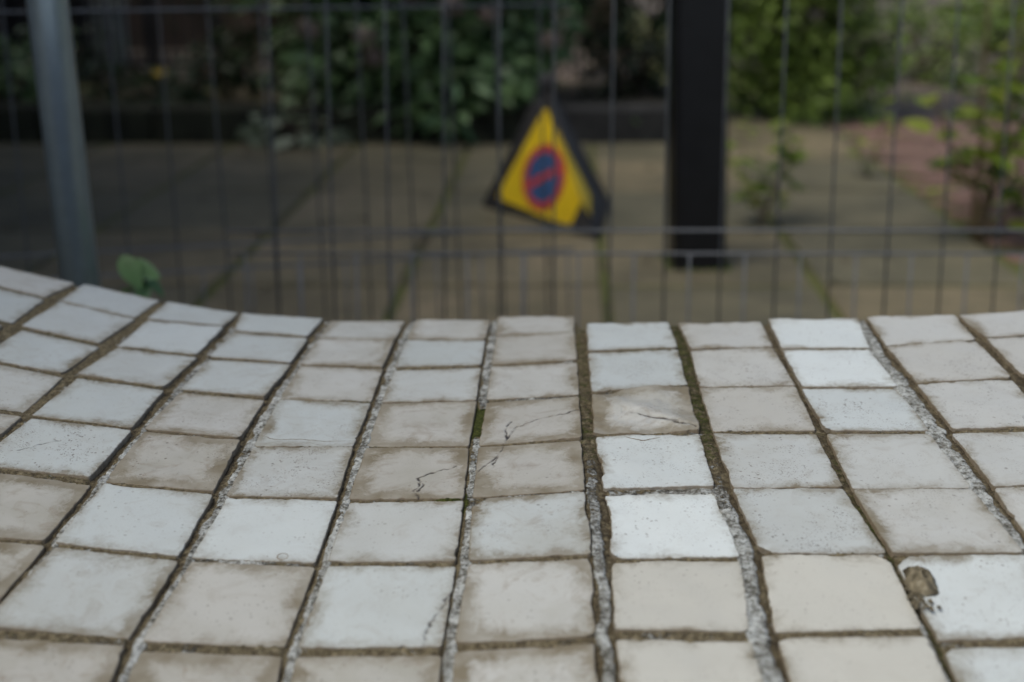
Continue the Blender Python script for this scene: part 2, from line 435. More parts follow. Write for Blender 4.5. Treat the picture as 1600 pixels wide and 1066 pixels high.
# plan corners and heights of the tiles, 0.1 mm (far left, far right, near right, near left); keys are column, row
TILES = {
 (-3,0):(-9690,14674,5901,-8726,14779,5648,-8807,13958,5706,-9721,13956,5944),
 (-3,1):(-9686,13871,5937,-8772,13863,5702,-8773,12879,5732,-9645,12867,5944),
 (-3,2):(-9650,12769,5913,-8777,12651,5768,-8847,11720,5789,-9700,11808,5924),
 (-3,3):(-9695,11713,5923,-8846,11621,5792,-8910,10703,5784,-9769,10791,5899),
 (-3,4):(-9810,10689,5890,-8865,10592,5796,-8937,9644,5765,-9979,9733,5856),
 (-3,5):(-9972,9638,5856,-8937,9546,5768,-9008,8647,5704,-9925,8665,5761),
 (-3,6):(-9946,8671,5766,-8979,8584,5702,-9110,7699,5586,-10138,7706,5674),
 (-3,7):(-10134,7616,5675,-9106,7609,5587,-9106,6669,5467,-10134,6676,5555),
 (-3,8):(-10131,6586,5556,-9102,6579,5468,-9102,5639,5332,-10131,5646,5420),
 (-3,9):(-10127,5556,5420,-9099,5549,5332,-9099,4609,5184,-10127,4616,5272),
 (-3,10):(-10124,4526,5271,-9096,4519,5183,-9096,3579,5022,-10124,3586,5110),
 (-2,0):(-8620,14674,5845,-7656,14779,5592,-7737,13958,5650,-8651,13956,5888),
 (-2,1):(-8616,13871,5881,-7702,13863,5646,-7703,12879,5676,-8575,12867,5888),
 (-2,2):(-8580,12769,5858,-7707,12651,5712,-7777,11720,5733,-8630,11808,5868),
 (-2,3):(-8625,11713,5868,-7776,11621,5736,-7840,10703,5728,-8699,10791,5843),
 (-2,4):(-8740,10689,5835,-7795,10592,5740,-7867,9644,5709,-8909,9733,5800),
 (-2,5):(-8902,9638,5800,-7867,9546,5712,-7938,8647,5648,-8855,8665,5705),
 (-2,6):(-8876,8671,5710,-7909,8584,5646,-8040,7699,5530,-9068,7706,5618),
 (-2,7):(-9064,7616,5619,-8036,7609,5531,-8036,6669,5411,-9064,6676,5499),
 (-2,8):(-9061,6586,5500,-8032,6579,5412,-8032,5639,5276,-9061,5646,5364),
 (-2,9):(-9057,5556,5365,-8029,5549,5277,-8029,4609,5128,-9057,4616,5216),
 (-2,10):(-9054,4526,5215,-8026,4519,5127,-8026,3579,4966,-9054,3586,5054),
 (-1,0):(-7550,14674,5734,-6586,14779,5480,-6667,13958,5538,-7581,13956,5777),
 (-1,1):(-7546,13871,5769,-6632,13863,5534,-6633,12879,5564,-7505,12867,5776),
 (-1,2):(-7510,12769,5746,-6637,12651,5601,-6707,11720,5621,-7560,11808,5756),
 (-1,3):(-7555,11713,5756,-6706,11621,5624,-6770,10703,5617,-7629,10791,5731),
 (-1,4):(-7670,10689,5723,-6725,10592,5628,-6797,9644,5597,-7839,9733,5689),
 (-1,5):(-7832,9638,5689,-6797,9546,5600,-6868,8647,5536,-7785,8665,5594),
 (-1,6):(-7806,8671,5598,-6839,8584,5535,-6970,7699,5419,-7998,7706,5507),
 (-1,7):(-7994,7616,5508,-6966,7609,5420,-6966,6669,5299,-7994,6676,5387),
 (-1,8):(-7991,6586,5388,-6962,6579,5300,-6962,5639,5165,-7991,5646,5253),
 (-1,9):(-7987,5556,5253,-6959,5549,5165,-6959,4609,5016,-7987,4616,5104),
 (-1,10):(-7984,4526,5103,-6956,4519,5015,-6956,3579,4854,-7984,3586,4942),
 (0,0):(-6480,14674,5566,-5516,14779,5312,-5597,13958,5370,-6511,13956,5609),
 (0,1):(-6476,13871,5601,-5562,13863,5367,-5563,12879,5397,-6435,12867,5608),
 (0,2):(-6440,12769,5578,-5567,12651,5433,-5637,11720,5453,-6490,11808,5589),
 (0,3):(-6485,11713,5588,-5636,11621,5456,-5700,10703,5449,-6559,10791,5563),
 (0,4):(-6600,10689,5555,-5655,10592,5460,-5727,9644,5430,-6769,9733,5521),
 (0,5):(-6762,9638,5521,-5727,9546,5432,-5798,8647,5369,-6715,8665,5426),
 (0,6):(-6736,8671,5430,-5769,8584,5367,-5900,7699,5251,-6928,7706,5339),
 (0,7):(-6924,7616,5340,-5896,7609,5252,-5896,6669,5132,-6924,6676,5220),
 (0,8):(-6921,6586,5220,-5892,6579,5132,-5892,5639,4997,-6921,5646,5085),
 (0,9):(-6917,5556,5085,-5889,5549,4997,-5889,4609,4848,-6917,4616,4936),
 (0,10):(-6914,4526,4936,-5886,4519,4848,-5886,3579,4687,-6914,3586,4775),
 (1,0):(-5406,14807,5288,-4434,14632,5129,-4486,13786,5176,-5404,13963,5329),
 (1,1):(-5370,13866,5326,-4456,13686,5175,-4549,12699,5221,-5426,12811,5370),
 (1,2):(-5383,12695,5363,-4510,12576,5218,-4580,11646,5239,-5433,11733,5374),
 (1,3):(-5395,11639,5366,-4546,11546,5234,-4610,10628,5226,-5469,10716,5341),
 (1,4):(-5514,10615,5334,-4569,10517,5239,-4641,9570,5209,-5683,9658,5300),
 (1,5):(-5674,9563,5300,-4639,9471,5211,-4709,8572,5147,-5626,8590,5205),
 (1,6):(-5646,8596,5208,-4680,8509,5145,-4810,7624,5029,-5838,7631,5117),
 (1,7):(-5834,7541,5117,-4806,7534,5029,-4806,6594,4909,-5834,6601,4997),
 (1,8):(-5830,6511,4996,-4802,6504,4908,-4802,5564,4773,-5830,5571,4861),
 (1,9):(-5827,5481,4859,-4799,5474,4771,-4799,4534,4622,-5827,4541,4710),
 (1,10):(-5825,4451,4706,-4796,4444,4619,-4796,3504,4458,-5825,3511,4546),
 (2,0):(-4322,14627,5114,-3408,14458,5023,-3447,13827,5055,-4323,13767,5154),
 (2,1):(-4301,13692,5154,-3429,13747,5056,-3482,12679,5097,-4343,12684,5192),
 (2,2):(-4311,12581,5191,-3456,12571,5098,-3544,11586,5122,-4443,11677,5220),
 (2,3):(-4409,11576,5216,-3515,11481,5120,-3559,10517,5117,-4509,10611,5214),
 (2,4):(-4480,10530,5208,-3535,10433,5113,-3607,9485,5082,-4649,9574,5174),
 (2,5):(-4610,9479,5163,-3575,9387,5075,-3646,8488,5011,-4563,8506,5068),
 (2,6):(-4586,8512,5072,-3619,8425,5009,-3749,7540,4893,-4777,7547,4981),
 (2,7):(-4776,7457,4979,-3748,7450,4891,-3748,6510,4770,-4776,6517,4858),
 (2,8):(-4775,6427,4854,-3747,6420,4766,-3747,5480,4630,-4775,5487,4718),
 (2,9):(-4774,5397,4711,-3746,5390,4623,-3746,4450,4474,-4774,4457,4562),
 (2,10):(-4773,4367,4553,-3745,4360,4465,-3745,3420,4304,-4773,3427,4392),
 (3,0):(-3364,14472,5019,-2352,14401,4966,-2412,13596,5002,-3285,13676,5047),
 (3,1):(-3257,13546,5050,-2391,13464,5006,-2428,12565,5036,-3327,12615,5086),
 (3,2):(-3306,12529,5087,-2413,12477,5038,-2503,11470,5058,-3369,11559,5107),
 (3,3):(-3346,11472,5106,-2486,11381,5058,-2525,10413,5054,-3430,10503,5106),
 (3,4):(-3411,10433,5103,-2510,10342,5052,-2533,9365,5017,-3477,9452,5071),
 (3,5):(-3456,9386,5066,-2518,9299,5013,-2576,8379,4939,-3549,8467,5003),
 (3,6):(-3526,8399,4995,-2560,8312,4931,-2690,7427,4815,-3718,7435,4903),
 (3,7):(-3718,7345,4890,-2690,7337,4802,-2690,6397,4681,-3718,6405,4769),
 (3,8):(-3718,6315,4754,-2690,6307,4666,-2690,5367,4531,-3718,5375,4619),
 (3,9):(-3718,5285,4602,-2690,5277,4514,-2690,4337,4366,-3718,4345,4453),
 (3,10):(-3718,4255,4436,-2690,4247,4348,-2690,3307,4187,-3718,3315,4275),
 (4,0):(-2225,14291,4967,-1327,14311,4961,-1382,13460,4996,-2264,13517,5001),
 (4,1):(-2256,13465,5002,-1377,13407,4998,-1406,12454,5028,-2307,12509,5034),
 (4,2):(-2292,12422,5036,-1398,12365,5030,-1421,11393,5047,-2340,11430,5053),
 (4,3):(-2331,11376,5053,-1415,11339,5047,-1461,10265,5041,-2364,10260,5046),
 (4,4):(-2358,10233,5045,-1458,10236,5041,-1467,9258,5003,-2398,9295,5009),
 (4,5):(-2389,9251,5006,-1461,9215,5000,-1513,8307,4918,-2468,8359,4933),
 (4,6):(-2456,8310,4927,-1506,8258,4912,-1596,7397,4762,-2581,7405,4803),
 (4,7):(-2581,7315,4787,-1596,7307,4745,-1596,6367,4595,-2581,6375,4637),
 (4,8):(-2581,6285,4619,-1596,6277,4577,-1596,5337,4416,-2581,5345,4457),
 (4,9):(-2581,5255,4438,-1596,5247,4396,-1596,4307,4224,-2581,4315,4265),
 (4,10):(-2581,4225,4245,-1596,4217,4204,-1596,3277,4024,-2581,3285,4065),
 (5,0):(-1179,14333,4963,-266,14156,5002,-312,13376,5032,-1229,13506,4996),
 (5,1):(-1224,13453,4998,-311,13323,5034,-340,12399,5063,-1272,12426,5031),
 (5,2):(-1261,12316,5034,-337,12288,5066,-357,11284,5083,-1299,11335,5049),
 (5,3):(-1294,11281,5050,-355,11230,5083,-396,10181,5078,-1332,10267,5043),
 (5,4):(-1326,10210,5042,-394,10125,5077,-405,9173,5041,-1366,9227,5003),
 (5,5):(-1362,9195,5001,-403,9141,5039,-429,8246,4959,-1411,8316,4921),
 (5,6):(-1403,8259,4914,-427,8189,4953,-489,7339,4797,-1491,7382,4759),
 (5,7):(-1491,7292,4740,-489,7249,4778,-489,6309,4611,-1491,6352,4573),
 (5,8):(-1491,6262,4554,-489,6219,4591,-489,5279,4414,-1491,5322,4376),
 (5,9):(-1491,5232,4356,-489,5189,4394,-489,4249,4214,-1491,4292,4176),
 (5,10):(-1491,4202,4156,-489,4159,4194,-489,3219,4014,-1491,3262,3976),
 (6,0):(-166,14320,5000,757,14160,5066,725,13499,5091,-180,13507,5034),
 (6,1):(-179,13467,5035,723,13459,5093,698,12373,5127,-222,12414,5068),
 (6,2):(-221,12325,5071,693,12285,5129,663,11307,5145,-249,11314,5088),
 (6,3):(-248,11242,5089,659,11236,5146,629,10212,5143,-297,10190,5083),
 (6,4):(-296,10134,5082,626,10155,5142,601,9191,5112,-325,9180,5046),
 (6,5):(-324,9137,5044,599,9147,5109,606,8222,5041,-327,8255,4968),
 (6,6):(-325,8206,4962,603,8172,5035,574,7304,4903,-392,7362,4810),
 (6,7):(-392,7272,4793,574,7214,4886,574,6274,4731,-392,6332,4638),
 (6,8):(-392,6242,4620,574,6184,4712,574,5244,4546,-392,5302,4453),
 (6,9):(-392,5212,4434,574,5154,4526,574,4214,4349,-392,4272,4257),
 (6,10):(-392,4182,4237,574,4124,4329,574,3184,4149,-392,3242,4057),
 (7,0):(864,13360,5224,1793,13309,5264,1794,12505,5246,832,12450,5206),
 (7,1):(826,12352,5204,1781,12407,5243,1760,11436,5213,795,11302,5175),
 (7,2):(789,11204,5171,1747,11337,5209,1719,10303,5164,759,10321,5138),
 (7,3):(756,10280,5136,1713,10263,5162,1689,9269,5104,771,9248,5084),
 (7,4):(765,9161,5079,1676,9183,5098,1728,8225,5020,761,8204,5010),
 (7,5):(758,8162,5006,1721,8183,5016,1643,7336,4919,714,7350,4925),
 (7,6):(714,7260,4913,1643,7246,4907,1643,6306,4800,714,6320,4806),
 (7,7):(714,6230,4792,1643,6216,4786,1643,5276,4662,714,5290,4668),
 (7,8):(714,5200,4653,1643,5186,4647,1643,4246,4509,714,4260,4515),
 (7,9):(714,4170,4498,1643,4156,4492,1643,3216,4341,714,3230,4347),
 (8,0):(1906,13271,5268,2830,13211,5310,2796,12356,5286,1930,12390,5249),
 (8,1):(1922,12332,5247,2785,12299,5283,2801,11272,5247,1877,11359,5214),
 (8,2):(1870,11310,5212,2790,11224,5245,2773,10257,5197,1853,10335,5170),
 (8,3):(1843,10268,5167,2758,10192,5192,2752,9220,5127,1848,9230,5105),
 (8,4):(1845,9208,5103,2747,9199,5125,2845,8250,5039,1900,8264,5026),
 (8,5):(1893,8222,5022,2834,8209,5034,2850,7376,4926,1825,7339,4919),
 (8,6):(1825,7249,4905,2850,7286,4913,2850,6346,4791,1825,6309,4784),
 (8,7):(1825,6219,4768,2850,6256,4776,2850,5316,4639,1825,5279,4632),
 (8,8):(1825,5189,4615,2850,5226,4623,2850,4286,4473,1825,4249,4465),
 (8,9):(1825,4159,4447,2850,4196,4455,2850,3256,4293,1825,3219,4285),
 (9,0):(2926,13219,5315,3908,13117,5363,3792,12219,5329,2887,12296,5288),
 (9,1):(2875,12240,5286,3777,12165,5326,3776,11156,5284,2864,11217,5248),
 (9,2):(2857,11186,5246,3767,11126,5282,3780,10185,5230,2862,10237,5199),
 (9,3):(2843,10160,5194,3756,10109,5224,3804,9158,5153,2832,9179,5126),
 (9,4):(2824,9148,5123,3793,9128,5150,3879,8226,5058,2886,8224,5037),
 (9,5):(2875,8183,5032,3863,8185,5053,3918,7285,4920,2922,7237,4905),
 (9,6):(2922,7147,4889,3918,7195,4904,3918,6255,4760,2922,6207,4745),
 (9,7):(2922,6117,4728,3918,6165,4743,3918,5225,4586,2922,5177,4571),
 (9,8):(2922,5087,4553,3918,5135,4568,3918,4195,4400,2922,4147,4385),
 (9,9):(2922,4057,4365,3918,4105,4380,3918,3165,4202,2922,3117,4187),
 (10,0):(4022,13166,5370,4960,13036,5418,4934,12280,5391,3986,12260,5340),
 (10,1):(3976,12224,5338,4922,12244,5389,4923,11255,5344,4000,11235,5298),
 (10,2):(3986,11189,5295,4906,11210,5341,4891,10183,5278,3984,10174,5238),
 (10,3):(3963,10112,5233,4866,10121,5272,4840,9155,5190,3986,9153,5159),
 (10,4):(3975,9123,5156,4827,9125,5187,4849,8235,5085,3983,8222,5060),
 (10,5):(3983,8132,5047,4849,8145,5072,4849,7205,4957,3983,7192,4931),
 (10,6):(3983,7102,4917,4849,7115,4942,4849,6175,4811,3983,6162,4785),
 (10,7):(3983,6072,4769,4849,6085,4795,4849,5145,4650,3983,5132,4624),
 (10,8):(3983,5042,4607,4849,5055,4632,4849,4115,4474,3983,4102,4449),
 (10,9):(3983,4012,4430,4849,4025,4456,4849,3085,4287,3983,3072,4262),
 (11,0):(5014,13049,5422,6067,13128,5488,6083,12343,5460,5067,12309,5399),
 (11,1):(5047,12254,5396,6060,12289,5456,6025,11337,5409,5055,11319,5354),
 (11,2):(5055,11229,5347,6025,11247,5401,6025,10307,5334,5055,10289,5280),
 (11,3):(5055,10199,5270,6025,10217,5324,6025,9277,5237,5055,9259,5183),
 (11,4):(5055,9169,5171,6025,9187,5225,6025,8247,5120,5055,8229,5066),
 (11,5):(5055,8139,5052,6025,8157,5106,6025,7217,4984,5055,7199,4930),
 (11,6):(5055,7109,4915,6025,7127,4969,6025,6187,4832,5055,6169,4778),
 (11,7):(5055,6079,4761,6025,6097,4815,6025,5157,4665,5055,5139,4611),
 (11,8):(5055,5049,4593,6025,5067,4647,6025,4127,4485,5055,4109,4431),
 (11,9):(5055,4019,4412,6025,4037,4466,6025,3097,4293,5055,3079,4239),
 (12,0):(6084,13049,5482,7137,13128,5548,7153,12343,5520,6137,12309,5459),
 (12,1):(6117,12254,5456,7130,12289,5516,7095,11337,5469,6125,11319,5414),
 (12,2):(6125,11229,5407,7095,11247,5461,7095,10307,5394,6125,10289,5340),
 (12,3):(6125,10199,5330,7095,10217,5384,7095,9277,5297,6125,9259,5243),
 (12,4):(6125,9169,5231,7095,9187,5285,7095,8247,5180,6125,8229,5126),
 (12,5):(6125,8139,5112,7095,8157,5166,7095,7217,5044,6125,7199,4990),
 (12,6):(6125,7109,4975,7095,7127,5029,7095,6187,4892,6125,6169,4838),
 (12,7):(6125,6079,4821,7095,6097,4875,7095,5157,4725,6125,5139,4671),
 (12,8):(6125,5049,4653,7095,5067,4707,7095,4127,4545,6125,4109,4491),
 (12,9):(6125,4019,4472,7095,4037,4526,7095,3097,4353,6125,3079,4299),
 (13,0):(7154,13049,5542,8207,13128,5608,8223,12343,5580,7207,12309,5519),
 (13,1):(7187,12254,5516,8200,12289,5576,8165,11337,5529,7195,11319,5474),
 (13,2):(7195,11229,5467,8165,11247,5521,8165,10307,5454,7195,10289,5400),
 (13,3):(7195,10199,5390,8165,10217,5444,8165,9277,5357,7195,9259,5303),
 (13,4):(7195,9169,5291,8165,9187,5345,8165,8247,5240,7195,8229,5186),
 (13,5):(7195,8139,5172,8165,8157,5226,8165,7217,5104,7195,7199,5050),
 (13,6):(7195,7109,5035,8165,7127,5089,8165,6187,4952,7195,6169,4898),
 (13,7):(7195,6079,4881,8165,6097,4935,8165,5157,4785,7195,5139,4731),
 (13,8):(7195,5049,4713,8165,5067,4767,8165,4127,4605,7195,4109,4551),
 (13,9):(7195,4019,4532,8165,4037,4586,8165,3097,4413,7195,3079,4359),
 (14,0):(8224,13049,5602,9277,13128,5668,9293,12343,5640,8277,12309,5579),
 (14,1):(8257,12254,5576,9270,12289,5636,9235,11337,5589,8265,11319,5534),
 (14,2):(8265,11229,5527,9235,11247,5581,9235,10307,5514,8265,10289,5460),
 (14,3):(8265,10199,5450,9235,10217,5504,9235,9277,5417,8265,9259,5363),
 (14,4):(8265,9169,5351,9235,9187,5405,9235,8247,5300,8265,8229,5246),
 (14,5):(8265,8139,5232,9235,8157,5286,9235,7217,5164,8265,7199,5110),
 (14,6):(8265,7109,5095,9235,7127,5149,9235,6187,5012,8265,6169,4958),
 (14,7):(8265,6079,4941,9235,6097,4995,9235,5157,4845,8265,5139,4791),
 (14,8):(8265,5049,4773,9235,5067,4827,9235,4127,4665,8265,4109,4611),
 (14,9):(8265,4019,4592,9235,4037,4646,9235,3097,4473,8265,3079,4419),
 (15,0):(9294,13049,5662,10347,13128,5728,10363,12343,5700,9347,12309,5639),
 (15,1):(9327,12254,5636,10340,12289,5696,10305,11337,5649,9335,11319,5594),
 (15,2):(9335,11229,5587,10305,11247,5641,10305,10307,5574,9335,10289,5520),
 (15,3):(9335,10199,5510,10305,10217,5564,10305,9277,5477,9335,9259,5423),
 (15,4):(9335,9169,5411,10305,9187,5465,10305,8247,5360,9335,8229,5306),
 (15,5):(9335,8139,5292,10305,8157,5346,10305,7217,5224,9335,7199,5170),
 (15,6):(9335,7109,5155,10305,7127,5209,10305,6187,5072,9335,6169,5018),
 (15,7):(9335,6079,5001,10305,6097,5055,10305,5157,4905,9335,5139,4851),
 (15,8):(9335,5049,4833,10305,5067,4887,10305,4127,4725,9335,4109,4671),
 (15,9):(9335,4019,4652,10305,4037,4706,10305,3097,4533,9335,3079,4479),
}
# ------------------------------------------------------------------ paving, ground
def sheet(name, x0, x1, y0, y1, z, mat, n=1):
    V, F = [], []
    for j in range(n + 1):
        for i in range(n + 1):
            V.append((x0 + (x1 - x0) * i / n, y0 + (y1 - y0) * j / n, z))
    for j in range(n):
        for i in range(n):
            a = j * (n + 1) + i
            F.append((a, a + 1, a + n + 2, a + n + 1))
    return tag(link(name, mesh(name, V, F), mat), kind='structure')

ground = sheet('ground', -60, 60, -40, 120, -0.0095, M['soil'])
paving = tag(empty('paving'), kind='structure')
SL = .046                                                    # the joints run slightly to the right
xs = [-3.85, -3.25, -2.65, -2.05, -1.455, -.86, -.326, .25, .856, 1.482]
ys = [-2.0, -1.33, -.665, .0, .665, 1.33, 2.0, 2.665, 3.333, 4.0, 4.677, 5.35, 5.80]
def slab_mesh(p, g, bev, th, name, mat):
    """flag on four plan corners, edges chamfered, joint g left free"""
    c = sum(p[i][0] for i in range(4)) / 4, sum(p[i][1] for i in range(4)) / 4
    def inset(d):
        out = []
        for x, y in p:
            out.append((x - math.copysign(d, x - c[0]), y - math.copysign(d, y - c[1])))
        return out
    V, F = [], []
    for d, z in ((g, -th), (g, -bev), (g + bev, 0)):
        V += [(x - c[0], y - c[1], z) for x, y in inset(d)]
    for a in (0, 4):
        for k in range(4):
            F.append((a + k, a + (k + 1) % 4, a + 4 + (k + 1) % 4, a + 4 + k))
    F.append((8, 9, 10, 11))
    m = mesh(name, V, F); m.materials.append(mat)
    return m, c
def xat(x, y): return x + SL * (y - 3)
for i in range(len(xs) - 1):
    for j in range(len(ys) - 1):
        p = [(xat(xs[i], ys[j]), ys[j]), (xat(xs[i + 1], ys[j]), ys[j]), (xat(xs[i + 1], ys[j + 1]), ys[j + 1]), (xat(xs[i], ys[j + 1]), ys[j + 1])]
        m, c = slab_mesh(p, .0125 + .004 * rnd.random(), .006, .04, 'paving_slab', M['slab'])
        link('paving_slab', m, None, paving, loc=(c[0], c[1], rnd.uniform(-.003, .003)), rot=(R(rnd.uniform(-.3, .3)), R(rnd.uniform(-.3, .3)), 0))
for j, (y0, y1) in enumerate(((5.80, 6.35), (6.35, 6.95))):      # the strip beyond the kerb's end
    p = [(xat(.90, y0), y0), (xat(1.482, y0), y0), (xat(1.482, y1), y1), (xat(.90, y1), y1)]
    m, c = slab_mesh(p, .009, .006, .04, 'paving_slab', M['slab'])
    link('paving_slab', m, None, paving, loc=(c[0], c[1], 0))

# red block pavers right of the slabs
bricks = tag(empty('brick_path'), kind='structure')
bm_, _ = slab_mesh([(-.1, -.05), (.1, -.05), (.1, .05), (-.1, .05)], .003, .005, .05, 'brick', M['brick'])
nb = 0
for j in range(36):
    y = 3.05 + j * .1
    for i in range(10):
        x = xat(1.50, y) + .1 + i * .2 - (.1 if j % 2 else 0)
        if x - .1 < xat(1.49, y) : continue
        if x > xat(1.5, y) + 1.62: continue
        link('brick', bm_, None, bricks, loc=(x, y, rnd.uniform(-.003, .003)), rot=(R(rnd.uniform(-.8, .8)), R(rnd.uniform(-.8, .8)), R(rnd.uniform(-.8, .8) - 2.6)))
        nb += 1
# grey flags beyond the red blocks
flags = tag(empty('far_paving'), kind='structure')
for j in range(8):
    for i in range(6):
        y0 = 5.42 + j * .62; x0 = 1.52 + i * .62
        if y0 < 6.64 and x0 < 3.25: 
            continue
        p = [(xat(x0, y0), y0), (xat(x0 + .62, y0), y0), (xat(x0 + .62, y0 + .62), y0 + .62), (xat(x0, y0 + .62), y0 + .62)]
        m, c = slab_mesh(p, .008, .006, .04, 'flagstone', M['greypave'])
        link('flagstone', m, None, flags, loc=(c[0], c[1], -.006 + rnd.uniform(-.003, .003)))

# ------------------------------------------------------------------ the tiled wall
wall = tag(empty('tiled_wall', (0, 1.0, 0)), 'low wavy wall topped with weathered white square tiles and mossy joints', 'wall')
TL = {k: np.array(v, float).reshape(4, 3) / 1e4 for k, v in TILES.items()}
OFF = np.array([0, 1.0, 0])
TONE = {
 -1: [.2] * 11, 0: [.45, .18, .3, .5, .4, .5, .5, .5, .5, .5, .5], 1: [.16, .2, .15, .35, .5, .6, .5, .5, .5, .5, .5],
 2: [.14, .12, .2, .14, .12, .68, .62, .5, .5, .5, .5], 3: [.15, .15, .18, .52, .68, .12, .22, .7, .5, .5, .5],
 4: [.4, .45, .5, .14, .3, .09, .6, .75, .5, .5, .5], 5: [.45, .15, .3, .65, .74, .3, .14, .6, .5, .5, .5],
 6: [.55, .62, .5, .72, .7, .2, .45, .5, .5, .5, .5], 7: [.12, .14, .5, .07, .0, .97, 1.0, .95, .9, .9],
 8: [.45, .45, .62, .3, .25, 1.0, .98, .9, .9, .9], 9: [.03, .02, .12, .35, .42, .06, .07, .3, .3, .3],
 10: [.45, .55, .42, .36, .45, .4, .4, .4, .4, .4], 11: [.5, .55, .5, .5, .5, .5, .5, .5, .5, .5]}
DIRT = {
 0: [.35, .3, .4, .6, .6, .6, .6, .6], 1: [.2, .3, .35, .5, .6, .6, .6, .6], 2: [.25, .15, .35, .2, .25, .9, .8, .6],
 3: [.15, .3, .4, .6, .9, .3, .45, .9], 4: [.5, .6, .45, .5, .4, .15, .4, .95], 5: [.5, .25, .35, .75, .9, .3, .25, .8],
 6: [.5, .6, .5, .85, .8, .55, .6, .8], 7: [.2, .25, 1.0, .15, .1, .08, .1, .1], 8: [.35, .25, .3, .25, .25, .08, .1, .1],
 9: [.1, .1, .15, .3, .45, .2, .25, .3], 10: [.2, .2, .2, .25, .3, .3, .3, .3], 11: [.3, .2, .2, .2, .2, .2, .2, .2]}
CHIP = {(6, 5): [(0, .13)], (8, 5): [(1, .11)], (6, 6): [(2, .05)], (7, 4): [(3, .05), (0, .03)], (7, 5): [(0, .04), (2, .03)], (3, 3): [(2, .03)],
        (8, 4): [(3, .10)], (9, 2): [(3, .05)], (6, 0): [(1, .05)], (4, 1): [(0, .06)], (9, 5): [(0, .12)], (9, 6): [(0, .06)]}
ROUGH = {7: 1.7, 8: 1.2, 9: 1.1, 10: 1.5, 11: 1.2}

